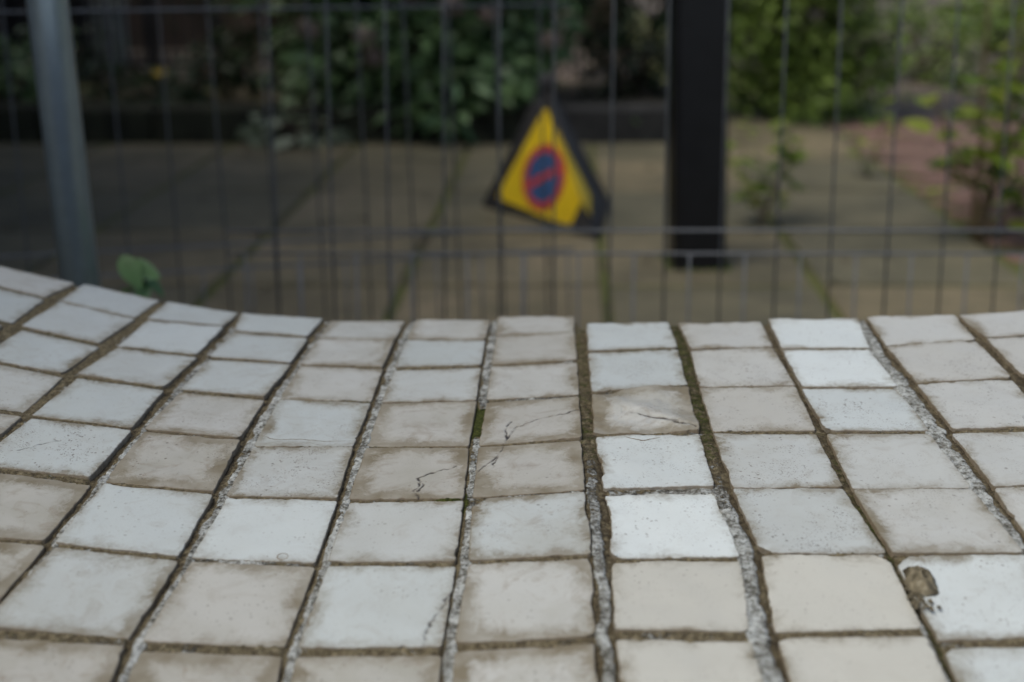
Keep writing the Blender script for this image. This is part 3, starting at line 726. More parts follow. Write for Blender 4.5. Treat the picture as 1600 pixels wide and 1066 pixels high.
CRACK = {(5, 4): [[(.60, 1.0), (.56, .84), (.60, .70), (.57, .62), (.66, .53), (.80, .45), (.90, .38)], [(.60, .86), (.63, .74)]],
         (6, 3): [[(.25, 1.0), (.29, .80), (.36, .64), (.50, .54), (.66, .47), (.84, .42), (1.0, .34)], [(.27, .92), (.24, .70), (.28, .52)]],
         (6, 4): [[(.0, .54), (.07, .42), (.15, .30), (.21, .18), (.25, .0)], [(.15, .46), (.20, .22)]],
         (7, 2): [[(.38, .58), (.58, .70), (.76, .82), (.97, .95)], [(.60, .71), (.80, .82)]], (5, 6): [[(.86, 1.0), (.87, .82), (.93, .56), (1.0, .36)]],
         (2, 4): [[(.22, .66), (.34, .52), (.47, .40)]]}
def make_tile(key):
    c, r = key
    Q = TL[key]
    ctr = Q.mean(0)
    vis = -1 <= c <= 12 and r <= 7
    nd = (104 if key in CRACK else 30) if vis else 10
    seed = (c + 20) * 131 + r * 17
    inner = np.linspace(.020, .980, nd)
    sv = np.concatenate([[0, 0, .004, .010], inner, [.990, .996, 1, 1]])
    n = len(sv)
    zr = np.zeros(n); zr[0] = zr[-1] = -.012; zr[1] = zr[-2] = -.0008; zr[2] = zr[-3] = -.00015
    S, T = np.meshgrid(sv, sv)                               # T rows: 0 = far edge
    z = np.minimum(zr[None, :], zr[:, None])
    amp = ROUGH.get(c, 1.0)
    def edge(tt, k):
        base = .004 * amp * fbm(tt * 7, np.full_like(tt, k * 3.1), seed + k, 3) + .0025 * amp * vn(tt * 34, np.full_like(tt, k), seed + 9 + k)
        chip = np.maximum(0, vn(tt * 11, np.full_like(tt, k * 1.7), seed + 31 + k) - .55) * .045 * amp
        rnd_c = .010 * (np.exp(-tt / .012) + np.exp(-(1 - tt) / .012))
        return base + chip + rnd_c - .007
    eL, eR, eT, eB = edge(T, 1), edge(T, 2), edge(S, 3), edge(S, 4)
    if c == 7 and r >= 3:
        eL = eL + .035 * np.maximum(0, fbm(T * 3.1, T * 0, seed + 70, 3)); eT = eT + .018 * np.maximum(0, fbm(S * 5, S * 0, seed + 71, 3))
    if c == 6 and r >= 4:
        eR = eR + .03 * np.maximum(0, fbm(T * 2.7, T * 0, seed + 72, 3))
    if key == (7, 2):
        eT = eT + .10 * np.exp(-((S - .05) / .22) ** 2) - .035 * np.exp(-((S - .62) / .25) ** 2)
    if key == (6, 0):
        eT = eT + .05 * np.sin(S * 9) ** 2
    if r == 0 and c >= 7:
        eT = eT + .03 * fbm(S * 5, S * 0, seed + 77, 2)
    S2 = eL + S * (1 - eL - eR)
    T2 = eT + T * (1 - eT - eB)
    for corner, kk in CHIP.get(key, []):
        sx = S2 if corner in (0, 3) else 1 - S2
        tx = T2 if corner in (0, 1) else 1 - T2
        lim = kk + .012 * vn(S * 25, T * 25, seed + 5)
        push = np.maximum(0, lim - (sx + tx)) / 2
        S2 = S2 + (push if corner in (0, 3) else -push)
        T2 = T2 + (push if corner in (0, 1) else -push)
    w = [(1 - S2) * (1 - T2), S2 * (1 - T2), S2 * T2, (1 - S2) * T2]
    P = sum(w[i][..., None] * Q[i] for i in range(4))
    edge_d = np.minimum(np.minimum(S, 1 - S), np.minimum(T, 1 - T))
    P[..., 2] += z + .00035 * fbm(S * 3.2, T * 3.2, seed + 50, 2) * amp
    if key == (7, 2):                                        # lifted and broken: a low ridge across it
        d = (T - (.10 + .85 * S)) 
        P[..., 2] += .0040 * np.exp(-(d / .2) ** 2) * (z > -.005) + .0010 * fbm(S * 5, T * 5, 5, 3) * (z > -.005) + .004 * np.exp(-((S - .62) / .3) ** 2 - (T / .3) ** 2)
        P[..., 2] -= .0006 * np.exp(-((T - .30 - .68 * S) / .05) ** 2) * (S > .28) * (z > -.005)
    P[..., 2] += rnd.uniform(-.0006, .0006) + (S - .5) * rnd.uniform(-.0016, .0016) + (T - .5) * rnd.uniform(-.0016, .0016)
    crk = np.full(S.shape, 1.0)
    for line in CRACK.get(key, []):
        for q, (p0, p1) in enumerate(zip(line[:-1], line[1:])):
            ax, ay, bx_, by_ = p0[0], p0[1], p1[0], p1[1]
            wx = S + .016 * fbm(S * 14, T * 14, seed + 91, 3); wy = T + .016 * fbm(S * 14, T * 14, seed + 95, 3)
            tt = np.clip(((wx - ax) * (bx_ - ax) + (wy - ay) * (by_ - ay)) / ((bx_ - ax) ** 2 + (by_ - ay) ** 2), 0, 1)
            crk = np.minimum(crk, np.hypot(wx - ax - tt * (bx_ - ax), wy - ay - tt * (by_ - ay)))
    crk_m = np.clip(1.7 - crk * .094 / .00075, 0, 1) * np.clip(.75 + .8 * vn(S * 19, T * 19, seed + 3), .15, 1)
    P[..., 2] -= .0009 * crk_m * (z > -.005)
    V = (P - ctr).reshape(-1, 3)
    idx = np.arange(n * n).reshape(n, n)
    F = np.stack([idx[1:, :-1], idx[1:, 1:], idx[:-1, 1:], idx[:-1, :-1]], -1).reshape(-1, 4)
    me = bpy.data.meshes.new('tile')
    me.vertices.add(len(V)); me.vertices.foreach_set('co', V.ravel())
    me.loops.add(F.size); me.loops.foreach_set('vertex_index', F.ravel())
    me.polygons.add(len(F)); me.polygons.foreach_set('loop_start', np.arange(0, F.size, 4))
    me.polygons.foreach_set('use_smooth', np.ones(len(F), bool))
    me.update(calc_edges=True); me.validate()
    uvl = me.uv_layers.new(name='UVMap')
    uv = np.stack([S, 1 - T], -1).reshape(-1, 2)
    uvl.data.foreach_set('uv', uv[F.ravel()].ravel())
    at = me.attributes.new('side', 'FLOAT', 'POINT')
    sdv = np.clip((-z - .0004) / .0008, 0, 1)
    at.data.foreach_set('value', sdv.ravel())
    at2 = me.attributes.new('crack', 'FLOAT', 'POINT'); at2.data.foreach_set('value', crk_m.ravel())
    me.materials.append(M['tile'])
    o = link('tile', me, None, wall, loc=tuple(ctr - OFF))
    o['tone'] = float(TONE.get(c, [.4] * 11)[min(r, 9)]) + rnd.uniform(-.02, .02)
    o['speck'] = rnd.uniform(.15, .55) if c < 7 else rnd.uniform(.45, 1.0)
    if c in (7, 8) and r >= 5: o['speck'] = .3
    if key in ((2, 4), (3, 4), (4, 4)): o['speck'] = 1.0
    o['dirt'] = float(DIRT.get(c, [.3] * 11)[min(r, 7)])
    return o

tiles = {}
for key in sorted(TL):
    tiles[key] = make_tile(key)

# mortar bed that fills the joints
def plane_of(Q):
    A = np.c_[Q[:, :2], np.ones(4)]
    return np.linalg.lstsq(A, Q[:, 2], rcond=None)[0]
KEYS = sorted(TL)
PL = np.array([plane_of(TL[k]) for k in KEYS]); CT = np.array([TL[k].mean(0) for k in KEYS])
def surf(x, y):
    """height of the tile surface at a plan point (blend of the nearest tiles' planes)"""
    x = np.atleast_1d(x); y = np.atleast_1d(y)
    num = np.zeros_like(x); den = np.full_like(x, 1e-12)
    for p, c in zip(PL, CT):
        d2 = (x - c[0]) ** 2 + (y - c[1]) ** 2
        w = np.exp(-d2 / .0016)
        num += w * (p[0] * x + p[1] * y + p[2]); den += w
    return num / den

def joint_lines(c):
    """left and right side of the joint between columns c-1 and c, as x over y"""
    a = []; b = []
    for (cc, r), Q in TL.items():
        if cc == c - 1: a += [(Q[1][1], Q[1][0]), (Q[2][1], Q[2][0])]
        if cc == c: b += [(Q[0][1], Q[0][0]), (Q[3][1], Q[3][0])]
    a.sort(); b.sort()
    return np.array(a), np.array(b)

# per joint: band of lime mortar across the joint (from, to), strength of lime near / far, moss near / far, dark gap side
JT = {-2: (.6, 1, .5, .4, .1, .1, 0), -1: (.6, 1, .5, .4, .1, .1, 0), 0: (.6, 1, .4, .3, .1, .1, 0), 1: (.68, 1, .45, .35, .15, .15, 0), 2: (.70, 1, .55, .35, .15, .15, 0), 3: (.50, 1.0, .9, .5, .1, .15, -1),
      4: (.42, 1.0, .85, .55, .10, .15, -1), 5: (.36, 1.0, .85, .8, .14, .12, -1), 6: (.20, 1, .85, .8, .28, .2, -1), 7: (.1, .8, 1.0, .1, .1, .45, 1),
      8: (0, .72, 1.05, .12, .05, .55, 1), 9: (0, .35, .45, .25, .55, .30, 1), 10: (0, .68, 1.05, 1.05, .2, .1, 1), 11: (.1, .4, .3, .1, .25, .3, 1), 12: (.1, .5, .6, .5, .3, .3, 1)}

def make_bed():
    dx = .00135
    X0, X1, Y0, Y1 = -.80, .78, .62, 1.475
    gx = np.arange(X0, X1, dx); gy = np.arange(Y0, Y1, dx)
    GX, GY = np.meshgrid(gx, gy)
    # ragged outline: signed distance to the nearest tile (positive inside)
    sdm = np.full(GX.shape, -1.0)
    for k in KEYS:
        Q = TL[k][:, :2]
        lo, hi = Q.min(0) - .012, Q.max(0) + .012
        i0, i1 = np.searchsorted(gx, [lo[0], hi[0]]); j0, j1 = np.searchsorted(gy, [lo[1], hi[1]])
        if i1 <= i0 or j1 <= j0: continue
        sx, sy = GX[j0:j1, i0:i1], GY[j0:j1, i0:i1]
        s = np.full(sx.shape, 1.0)
        for e in range(4):
            a, b = Q[e], Q[(e + 1) % 4]
            d = b - a; nn = np.array([d[1], -d[0]]); nn = nn / np.linalg.norm(nn)
            s = np.minimum(s, (sx - a[0]) * nn[0] + (sy - a[1]) * nn[1])
        sdm[j0:j1, i0:i1] = np.maximum(sdm[j0:j1, i0:i1], s)
    # far edge of the wall: do not run past the rear tiles
    rear = np.full(GX.shape, 9.0)
    rp = []
    for c in range(-3, 16):
        Q = TL[c, 0]; rp += [(Q[0][0], Q[0][1]), (Q[1][0], Q[1][1])]
    rp.sort(); rp = np.array(rp)
    rear = np.interp(GX, rp[:, 0], rp[:, 1]) - GY
    keep = (sdm < .0045) & (rear > .004)
    H = np.zeros(GX.shape)
    H[keep] = surf(GX[keep], GY[keep])
    white = np.zeros(GX.shape); moss = np.zeros(GX.shape); gap = np.zeros(GX.shape); rec = np.full(GX.shape, .0013)
    iscol = np.zeros(GX.shape, bool)
    far = np.clip((GY - .885 + .05 * fbm(GX * 14, GY * 14, 240, 3)) / .16, 0, 1)
    for c, (q0, q1, wn_, wf, mn, mf, side) in JT.items():
        a, b = joint_lines(c)
        if len(a) == 0 or len(b) == 0: continue
        xl = np.interp(GY, a[:, 0], a[:, 1]); xr = np.interp(GY, b[:, 0], b[:, 1])
        q = (GX - xl) / np.maximum(xr - xl, .002)
        inj = (q > -.15) & (q < 1.15)
        wob = .12 * fbm(GY * 60, GX * 0 + c, 200 + c, 3)
        band = np.clip((q - q0 - wob) / .12, 0, 1) * np.clip((q1 + wob - q) / .12, 0, 1)
        if q1 >= .99: band = np.clip((q - q0 - wob) / .12, 0, 1)
        if q0 <= .01: band = np.clip((q1 + wob - q) / .12, 0, 1)
        fr = far
        if c in (3, 4, 5, 6, 10): fr = np.clip((GY - 1.05) / .35, 0, 1)
        st = wn_ * (1 - fr) + wf * fr
        mo = mn * (1 - fr) + mf * fr
        if c == 6: mo = mo + 1.1 * np.exp(-((GY - 1.075) / .035) ** 2) + .9 * np.exp(-((GY - .915) / .014) ** 2); st = st - .9 * np.exp(-((GY - 1.075) / .035) ** 2)
        if c == 9: st = st + .6 * np.clip((.80 - GY) / .05, 0, 1) * (q < .45) - .2
        white = np.where(inj, band * st, white)
        moss = np.where(inj, mo * (1 - .75 * band * (st > .5)), moss)
        g = np.where(side < 0, np.clip((q0 - .02 - q) / .12, 0, 1), np.where(side > 0, np.clip((q - q1 - .04) / .12, 0, 1), 0))
        if c in (7, 8, 9, 11, 12): g = np.maximum(g, .75 * (1 - band * np.clip(st, 0, 1)))
        gap = np.where(inj, g, gap)
        rec = np.where(inj, .0023 - .0016 * band * np.clip(st, 0, 1) + (.0012 + .0012 * fbm(GY * 40, GX * 0 + c * 3.3, 260, 2)) * g, rec)
        iscol |= inj
    # row joints: gritty dirt, some pale mortar where the tiles were re-set
    row = ~iscol
    white = np.where(row, .12 + .5 * np.clip(fbm(GX * 9, GY * 9, 300, 2), 0, 1) * (vn(GX * 3, GY * 8, 301) > .1), white)
    band_y = (np.abs(GY - (.919 + .01 * GX)) < .012) & (GX > .05) & (GX < .60)
    white = np.where(row & band_y, .62, white)
    moss = np.where(row, .12 + .35 * np.clip(vn(GX * 14, GY * 14, 305), 0, 1), moss)
    # moss pad in the chipped corner
    pad = np.exp(-(((GX + .052) / .012) ** 2 + ((GY - .913) / .010) ** 2))
    moss = moss + 1.4 * pad; white = white * (1 - pad); rec = rec - .0016 * pad
    Z = H - rec + .00055 * fbm(GX * 420, GY * 420, 400, 2) + .0005 * fbm(GX * 120, GY * 120, 410, 2) + .0006 * np.clip(moss, 0, 1) * vn(GX * 500, GY * 500, 420)
    Z = np.where(sdm > .0012, np.minimum(Z, H - .0050), Z)
    idm = -np.ones(GX.shape, int); idm[keep] = np.arange(keep.sum())
    V = np.stack([GX[keep], GY[keep], Z[keep]], -1) - OFF
    q = np.stack([idm[:-1, :-1], idm[:-1, 1:], idm[1:, 1:], idm[1:, :-1]], -1).reshape(-1, 4)
    F = q[(q >= 0).all(1)]
    me = bpy.data.meshes.new('mortar_bed')
    me.vertices.add(len(V)); me.vertices.foreach_set('co', V.ravel())
    me.loops.add(F.size); me.loops.foreach_set('vertex_index', F.ravel().astype(np.int32))
    me.polygons.add(len(F)); me.polygons.foreach_set('loop_start', np.arange(0, F.size, 4))
    me.polygons.foreach_set('use_smooth', np.ones(len(F), bool))
    me.update(calc_edges=True)
    for nm, arr in (('white', white), ('moss', np.clip(moss, 0, 1.4)), ('gap', gap)):
        at = me.attributes.new(nm, 'FLOAT', 'POINT'); at.data.foreach_set('value', arr[keep].astype(np.float32))
    me.materials.append(M['mortar'])
    link('mortar_bed', me, None, wall)
make_bed()

# the body of the wall below the tiles
def make_core():
    rp, fp = [], []
    for c in range(-3, 16):
        Q = TL[c, 0]; rmax = max(r for (cc, r) in TL if cc == c); Qf = TL[c, rmax]
        rp.append((Q[0] + [.001, -.003, -.0105])); rp.append((Q[1] + [-.001, -.003, -.0105]))
        fp.append((Qf[3] + [.001, .002, -.0105])); fp.append((Qf[2] + [-.001, .002, -.0105]))
    V, F = [], []
    n = len(rp); ny = 24
    for i in range(n):
        for j in range(ny + 1):
            t = j / ny
            x = rp[i][0] * (1 - t) + fp[i][0] * t; y = rp[i][1] * (1 - t) + fp[i][1] * t
            zz = float(surf(np.array([x]), np.array([y]))[0]) - .0125
            V.append((x, y - 1.0, zz))
    m = ny + 1
    for i in range(n - 1):
        for j in range(ny):
            a = i * m + j
            F.append((a, a + 1, a + m + 1, a + m))
    b = len(V)
    for i in range(n):
        V.append((rp[i][0], rp[i][1] - 1.0, -.02)); V.append((fp[i][0], fp[i][1] - 1.0, -.02))
    for i in range(n - 1):
        F.append((i * m, (i + 1) * m, b + 2 * (i + 1), b + 2 * i))
        F.append((i * m + ny, b + 2 * i + 1, b + 2 * (i + 1) + 1, (i + 1) * m + ny))
    F.append(tuple([j for j in range(m)][::-1]) + (b, b + 1))
    k = (n - 1) * m
    F.append(tuple(k + j for j in range(m)) + (b + 2 * (n - 1) + 1, b + 2 * (n - 1)))
    return link('wall_core', mesh('wall_core', V, F), M['concrete'], wall)
make_core()

# cracks and stains on single tiles (thin strips of dirt lying in the glaze)
def tile_point(key, s, t, lift=.0003):
    """point on the finished tile top at (s across, t from the far edge)"""
    Q = TL[key]
    w = [(1 - s) * (1 - t), s * (1 - t), s * t, (1 - s) * t]
    p = sum(w[i] * Q[i] for i in range(4))
    return Vector(p)
from mathutils.bvhtree import BVHTree
def strip(key, pts, width, name, mat, seg=10):
    o = tiles[key]
    bv = BVHTree.FromPolygons([v.co.copy() for v in o.data.vertices], [tuple(p.vertices) for p in o.data.polygons])
    org = Vector(TL[key].mean(0))
    path = []
    for a, b in zip(pts[:-1], pts[1:]):
        for i in range(seg):
            t = i / seg
            s_ = a[0] + (b[0] - a[0]) * t + .010 * noise.noise((a[0] * 9 + t * 4, a[1] * 7, 1.3))
            t_ = a[1] + (b[1] - a[1]) * t + .010 * noise.noise((a[1] * 9 + t * 4, a[0] * 7, 7.3))
            path.append(tile_point(key, s_, t_))
    path.append(tile_point(key, *pts[-1]))
    V, F = [], []
    for i, p in enumerate(path):
        d = path[min(i + 1, len(path) - 1)] - path[max(i - 1, 0)]
        d.z = 0; d.normalize()
        sd_ = Vector((-d.y, d.x, 0))
        f = i / (len(path) - 1)
        w = width * (.35 + .65 * math.sin(math.pi * min(1, f * .9 + .1))) * (1 + .6 * noise.noise((i * .7, width * 1e4, 3)))
        for sg in (-1, 1):
            q = p + sd_ * sg * w / 2 - org
            h = bv.ray_cast(q + Vector((0, 0, .05)), Vector((0, 0, -1)))
            z = (h[0].z if h[0] is not None else q.z) + .00018
            V.append((q.x, q.y, z))
    for i in range(len(path) - 1):
        F.append((2 * i, 2 * i + 2, 2 * i + 3, 2 * i + 1))
    link(name, mesh(name, V, F), mat, o)
strip((4, 3), [(.02, .80), (.18, .88), (.45, .86), (.7, .90), (.95, .88)], .0011, 'stain', M['stain'])
ring = [(.725 + .045 * math.cos(a * .698), .935 + .05 * math.sin(a * .698)) for a in range(10)]
strip((4, 5), ring, .0011, 'stain', M['stain'], seg=3)
strip((7, 3), [(.30, .05), (.45, .12), (.62, .06)], .0016, 'stain', M['stain'])

# crumpled dry leaf caught in the chipped joint
def dry_leaf():
    t = tag(empty('dry_leaf', (.299, .790, .504)), 'crumpled brown dry leaf caught in a joint between white tiles', 'leaf')
    V, F, T = [], [], []
    nu, nv = 34, 26
    for j in range(nv + 1):
        for i in range(nu + 1):
            u, v = i / nu, j / nv
            a = 2 * math.pi * u
            rr = v
            x = .0125 * rr * math.cos(a) * (1 + .25 * noise.noise((math.cos(a) * 1.6, math.sin(a) * 1.6, 5)) + .15 * noise.noise((math.cos(a) * 5, math.sin(a) * 5, 8))); y = .0235 * rr * math.sin(a) * (1 + .15 * math.cos(2 * a))
            dome = .0135 * max(0, 1 - rr ** 3)
            fold = .0060 * (.5 - abs(noise.noise((x * 95 + 3, y * 60, 2.2)))) * (1 - .35 * rr) - .004
            nz = noise.noise((x * 170, y * 170, 1.7)) * .0065 + noise.noise((x * 420, y * 420, 4)) * .0036 + noise.noise((x * 900, y * 900, 6)) * .0016
            V.append((x, y, dome + fold + nz * (1.1 - rr * .6) + .0012))
            T.append(max(0, min(1, .85 - 2.0 * abs(noise.noise((x * 95 + 3, y * 60, 2.2))) + .45 * noise.noise((x * 330, y * 330, 9)))))
    for j in range(nv):
        for i in range(nu):
            a = j * (nu + 1) + i
            F.append((a, a + 1, a + nu + 2, a + nu + 1))
    m = mesh('blade', V, F, True)
    at = m.attributes.new('tint', 'FLOAT', 'POINT'); at.data.foreach_set('value', T)
    link('blade', m, M['dry'], t, scale=(1.0, 1.0, .55))
    # crumbs of leaf and soil that trail into the joint
    g = random.Random(4); V, F, T = [], [], []
    for q in range(46):
        px_, py_ = -.011 + .008 * g.random() + .0025 * g.gauss(0, 1), -.004 - .034 * g.random() ** 1.5
        r_ = g.uniform(.0008, .0024); b0 = len(V)
        for ang in range(5):
            aa = ang * 1.2566 + g.random()
            V.append((px_ + r_ * math.cos(aa), py_ + r_ * 1.5 * math.sin(aa), -.0012)); T.append(.2)
        V.append((px_, py_, r_ * .7)); T.append(.2 + .5 * g.random())
        F += [(b0 + ang, b0 + (ang + 1) % 5, b0 + 5) for ang in range(5)]
    m = mesh('crumbs', V, F)
    at = m.attributes.new('tint', 'FLOAT', 'POINT'); at.data.foreach_set('value', T)
    link('crumbs', m, M['dry'], t)
    z = float(surf(np.array([.299]), np.array([.790]))[0])
    t.location.z = z - .0005
dry_leaf()

# ------------------------------------------------------------------ steel pole, black post
def pole():
    t = tag(empty('steel_pole', (-.70, 1.9, 0)), 'round galvanised steel pole standing behind the left end of the tiled wall', 'pole')
    mb = MB(); mb.tube([(0, 0, -.02), (0, 0, 2.3)], .0305, 28); mb.build('tube', M['galv'], t, True)
    mb = MB(); mb.tube([(0, 0, 2.3), (0, 0, 2.315), (0, 0, 2.325)], [.033, .033, .024], 24); mb.build('cap', M['black'], t, True)
    mb = MB(); mb.tube([(0, 0, -.015), (0, 0, .012), (0, 0, .02)], [.075, .075, .065], 24); mb.build('base_collar', M['galv'], t, True)
pole()

def post():
    t = tag(empty('black_post', (.558, 3.57, 0)), 'square black steel post standing on the paving right of the yellow sign', 'post')
    w, ch = .078, .014
    def ring(w, ch, z):
        return [(-w + ch, -w, z), (w - ch, -w, z), (w, -w + ch, z), (w, w - ch, z), (w - ch, w, z), (-w + ch, w, z), (-w, w - ch, z), (-w, -w + ch, z)]
    V, F = [], []
    for z in (-.02, .6, 1.2, 1.8, 2.4): V += ring(w, ch, z)
    for a in range(4):
        for k in range(8): F.append((a * 8 + k, a * 8 + (k + 1) % 8, a * 8 + 8 + (k + 1) % 8, a * 8 + 8 + k))
    link('shaft', mesh('shaft', V, F), M['black'], t)
    V, F = [], []
    for ww, z in ((w + .004, 2.4), (w + .004, 2.412), (w - .02, 2.43)): V += ring(ww, ch, z)
    for a in range(2):
        for k in range(8): F.append((a * 8 + k, a * 8 + (k + 1) % 8, a * 8 + 8 + (k + 1) % 8, a * 8 + 8 + k))
    F.append(tuple(16 + k for k in range(8)))
    link('cap', mesh('cap', V, F), M['black'], t)
    t.rotation_euler = (R(-1.0), R(-2.2), R(1.5))
post()

# ------------------------------------------------------------------ wire fence panels
def fence(name, x0, x1, Y, zs, top, phase, label, short=None, lean=8, pitch=.1055, ends=(), rz=0):
    t = tag(empty(name, (0, Y + .0, 0)), label, 'fence', 'wire mesh fence panels')
    t.rotation_euler = (R(-lean), 0, R(rz))
    vm = MB(); vm.tube([(0, 0, .03), (0, 0, top)], .0022, 8); vmesh = mesh('vertical_wire', vm.V, vm.F, True); vmesh.materials.append(M['wire'])
    hm = MB(); hm.tube([(x0, 0, 0), (x1, 0, 0)], .0028, 8); hmesh = mesh('horizontal_wire', hm.V, hm.F, True); hmesh.materials.append(M['wire'])
    x = phase
    while x > x0: x -= pitch
    x += pitch
    while x < x1:
        link('vertical_wire', vmesh, None, t, loc=(x, 0, 0), rot=(0, R(rnd.uniform(-.25, .25)), 0))
        x += pitch
    for z in zs:
        link('horizontal_wire', hmesh, None, t, loc=(0, -.0062, z))
    if short:
        sm = MB(); sm.tube([(0, 0, .03), (0, 0, short[2])], .0021, 8); smesh = mesh('short_wire', sm.V, sm.F, True); smesh.materials.append(M['wire'])
        x = phase + short[3]
        while x > short[0]: x -= pitch
        x += pitch
        while x < short[1]:
            link('short_wire', smesh, None, t, loc=(x, -.012, 0)); x += pitch
    for xx in ends:
        mb = MB(); mb.tube([(xx, .012, 0), (xx, .012, top + .03)], .014, 14); mb.build('end_tube', M['galv'], t, True)
    return t
fence('fence_panel', -.54, 2.35, 2.20, (.09, .374, .418, 1.00, 1.045, 1.40, 1.78), 1.8, .503, 'wire mesh fence panel crossing in front of the black post', short=(-.54, 2.3, .374, .045), ends=(2.35,))
fence('fence_panel', -2.6, .16, 2.76, (.05, .236, .290, .800, .85, 1.30, 1.345, 1.78), 1.8, -.648, 'wire mesh fence panel behind the left part of the tiled wall', short=(-.75, .16, .236, .05), ends=(-2.6,), rz=13)

# ------------------------------------------------------------------ folding no-parking sign
def sign():
    A = Vector((.118, 4.26, .462)); L = Vector((-.101, 4.385, .004)); Fp = Vector((.272, 3.890, .004)); Rp = Vector((.355, 4.429, .004))
    base = (L + Fp + Rp) / 3; base.z = 0
    t = tag(empty('parking_sign', tuple(base)), 'yellow folding pyramid sign with a no parking roundel and dark grey frame', 'sign')
    # cloth pyramid with slightly sagging faces, double walled
    def face(P, Q, S, name):
        n = (Q - P).cross(S - P).normalized(); V, F = [], []
        N = 10
        for side in (0, 1):
            for j in range(N + 1):
                for i in range(N + 1 - j):
                    a, b = i / N, j / N
                    p = P + (Q - P) * a + (S - P) * b
                    bul = 27 * a * b * (1 - a - b) * .006
                    V.append(p + n * (bul - side * .004) - base)
        def id_(i, j, sd_): return sd_ * (N + 1) * (N + 2) // 2 + j * (N + 1) - j * (j - 1) // 2 + i
        for sd_ in (0, 1):
            for j in range(N):
                for i in range(N - j):
                    f = (id_(i, j, sd_), id_(i + 1, j, sd_), id_(i, j + 1, sd_)); F.append(f if not sd_ else f[::-1])
                    if i < N - j - 1:
                        f = (id_(i + 1, j, sd_), id_(i + 1, j + 1, sd_), id_(i, j + 1, sd_)); F.append(f if not sd_ else f[::-1])
        link(name, mesh(name, V, F, True), M['darkfab'], t)
    face(L, Fp, A, 'side_panel'); face(Fp, Rp, A, 'side_panel'); face(Rp, L, A, 'side_panel')
    def sag(p, P, Q, S):
        # barycentric bulge of the cloth at p
        v0, v1, v2 = Q - P, S - P, p - P
        d00, d01, d11, d20, d21 = v0.dot(v0), v0.dot(v1), v1.dot(v1), v2.dot(v0), v2.dot(v1)
        den = d00 * d11 - d01 * d01
        a = (d11 * d20 - d01 * d21) / den; b = (d00 * d21 - d01 * d20) / den
        return max(0, 27 * a * b * (1 - a - b)) * .006
    def on(P, Q, S, uvs, lift):
        u = (Q - P).normalized(); n = (Q - P).cross(S - P).normalized(); v = n.cross(u)
        out = []
        for a, b in uvs:
            p = P + u * a + v * b
            out.append(p + n * (sag(p, P, Q, S) + lift) - base)
        return out
    def fill(P, Q, S, poly, lift, name, mat, parent, th=.002):
        """thin stiff patch: polygon filled as a fan of rings so that it follows the cloth"""
        c = (sum(p[0] for p in poly) / len(poly), sum(p[1] for p in poly) / len(poly))
        pts = []
        m = len(poly)
        dense = []
        for k in range(m):
            a, b = poly[k], poly[(k + 1) % m]
            for q in range(8): dense.append((a[0] + (b[0] - a[0]) * q / 8, a[1] + (b[1] - a[1]) * q / 8))
        n = len(dense); V = on(P, Q, S, [c], lift); F = []
        for rg in range(1, 7):
            V += on(P, Q, S, [(c[0] + (x - c[0]) * rg / 6, c[1] + (y - c[1]) * rg / 6) for x, y in dense], lift)
        V += on(P, Q, S, dense, lift - th)
        for k in range(n): F.append((0, 1 + k, 1 + (k + 1) % n))
        for rg in range(6):
            a = 1 + rg * n
            for k in range(n): F.append((a + k, a + n + k, a + n + (k + 1) % n, a + (k + 1) % n))
        return link(name, mesh(name, V, F), mat, parent)
    yp_ = [(.268, .378), (.252, .378), (.074, .050), (.084, .036), (.480, .008), (.494, .014), (.528, .104)]
    yl = fill(L, Fp, A, yp_[::-1][::-1], .0035, 'yellow_panel', M['yellow'], t)
    def ringmesh(P, Q, S, c, r0, r1, lift, name, mat, parent):
        n = 48; V, F = [], []
        ring_ = lambda r: [(c[0] + r * math.cos(2 * math.pi * k / n), c[1] + r * math.sin(2 * math.pi * k / n)) for k in range(n)]
        if r0 > 0:
            V = on(P, Q, S, ring_(r0), lift) + on(P, Q, S, ring_(r1), lift)
            F = [(k, n + k, n + (k + 1) % n, (k + 1) % n) for k in range(n)]
        else:
            V = on(P, Q, S, [c], lift)
            for q in range(1, 5): V += on(P, Q, S, ring_(r1 * q / 4), lift)
            F = [(0, 1 + k, 1 + (k + 1) % n) for k in range(n)]
            for q in range(3):
                a = 1 + q * n; F += [(a + k, a + n + k, a + n + (k + 1) % n, a + (k + 1) % n) for k in range(n)]
        return link(name, mesh(name, V, F), mat, parent)
    C = (.318, .150)
    ringmesh(L, Fp, A, C, 0, .092, .0052, 'blue_disc', M['blue'], t)
    ringmesh(L, Fp, A, C, .086, .113, .0064, 'red_ring', M['red'], t)
    d = Vector((.142, .078)).normalized(); pn = Vector((-d.y, d.x)) * .0125; d = d * .089
    poly = [(C[0] + sx * d.x + sy * pn.x, C[1] + sx * d.y + sy * pn.y) for sx, sy in ((-1, 1), (-1, -1), (1, -1), (1, 1))]
    fill(L, Fp, A, poly, .0066, 'red_bar', M['red'], t)
    # right face: a yellow strip beside the front edge
    fill(Fp, Rp, A, [(.02, .115), (.06, .06), (.20, .10), (.15, .36)], .0035, 'yellow_panel', M['yellow'], t)
    # dark binding along the edges, rubber feet, carrying loop
    for P, Q, nm in ((L, A, 'edge_binding'), (Rp, A, 'edge_binding')):
        mb = MB(); mb.tube([P - base, (P + Q) / 2 - base, Q - base], .008, 8); mb.build(nm, M['darkfab'], t, True)
    mb = MB(); mb.tube([Fp - base, (Fp + A) / 2 - base, A - base], .0035, 8); mb.build('edge_binding', M['darkfab'], t, True)
    for P, Q in ((L, Fp), (Fp, Rp), (Rp, L)):
        mb = MB(); mb.tube([P - base + Vector((0, 0, .006)), Q - base + Vector((0, 0, .006))], .010, 8); mb.build('base_bar', M['rubber'], t, True)
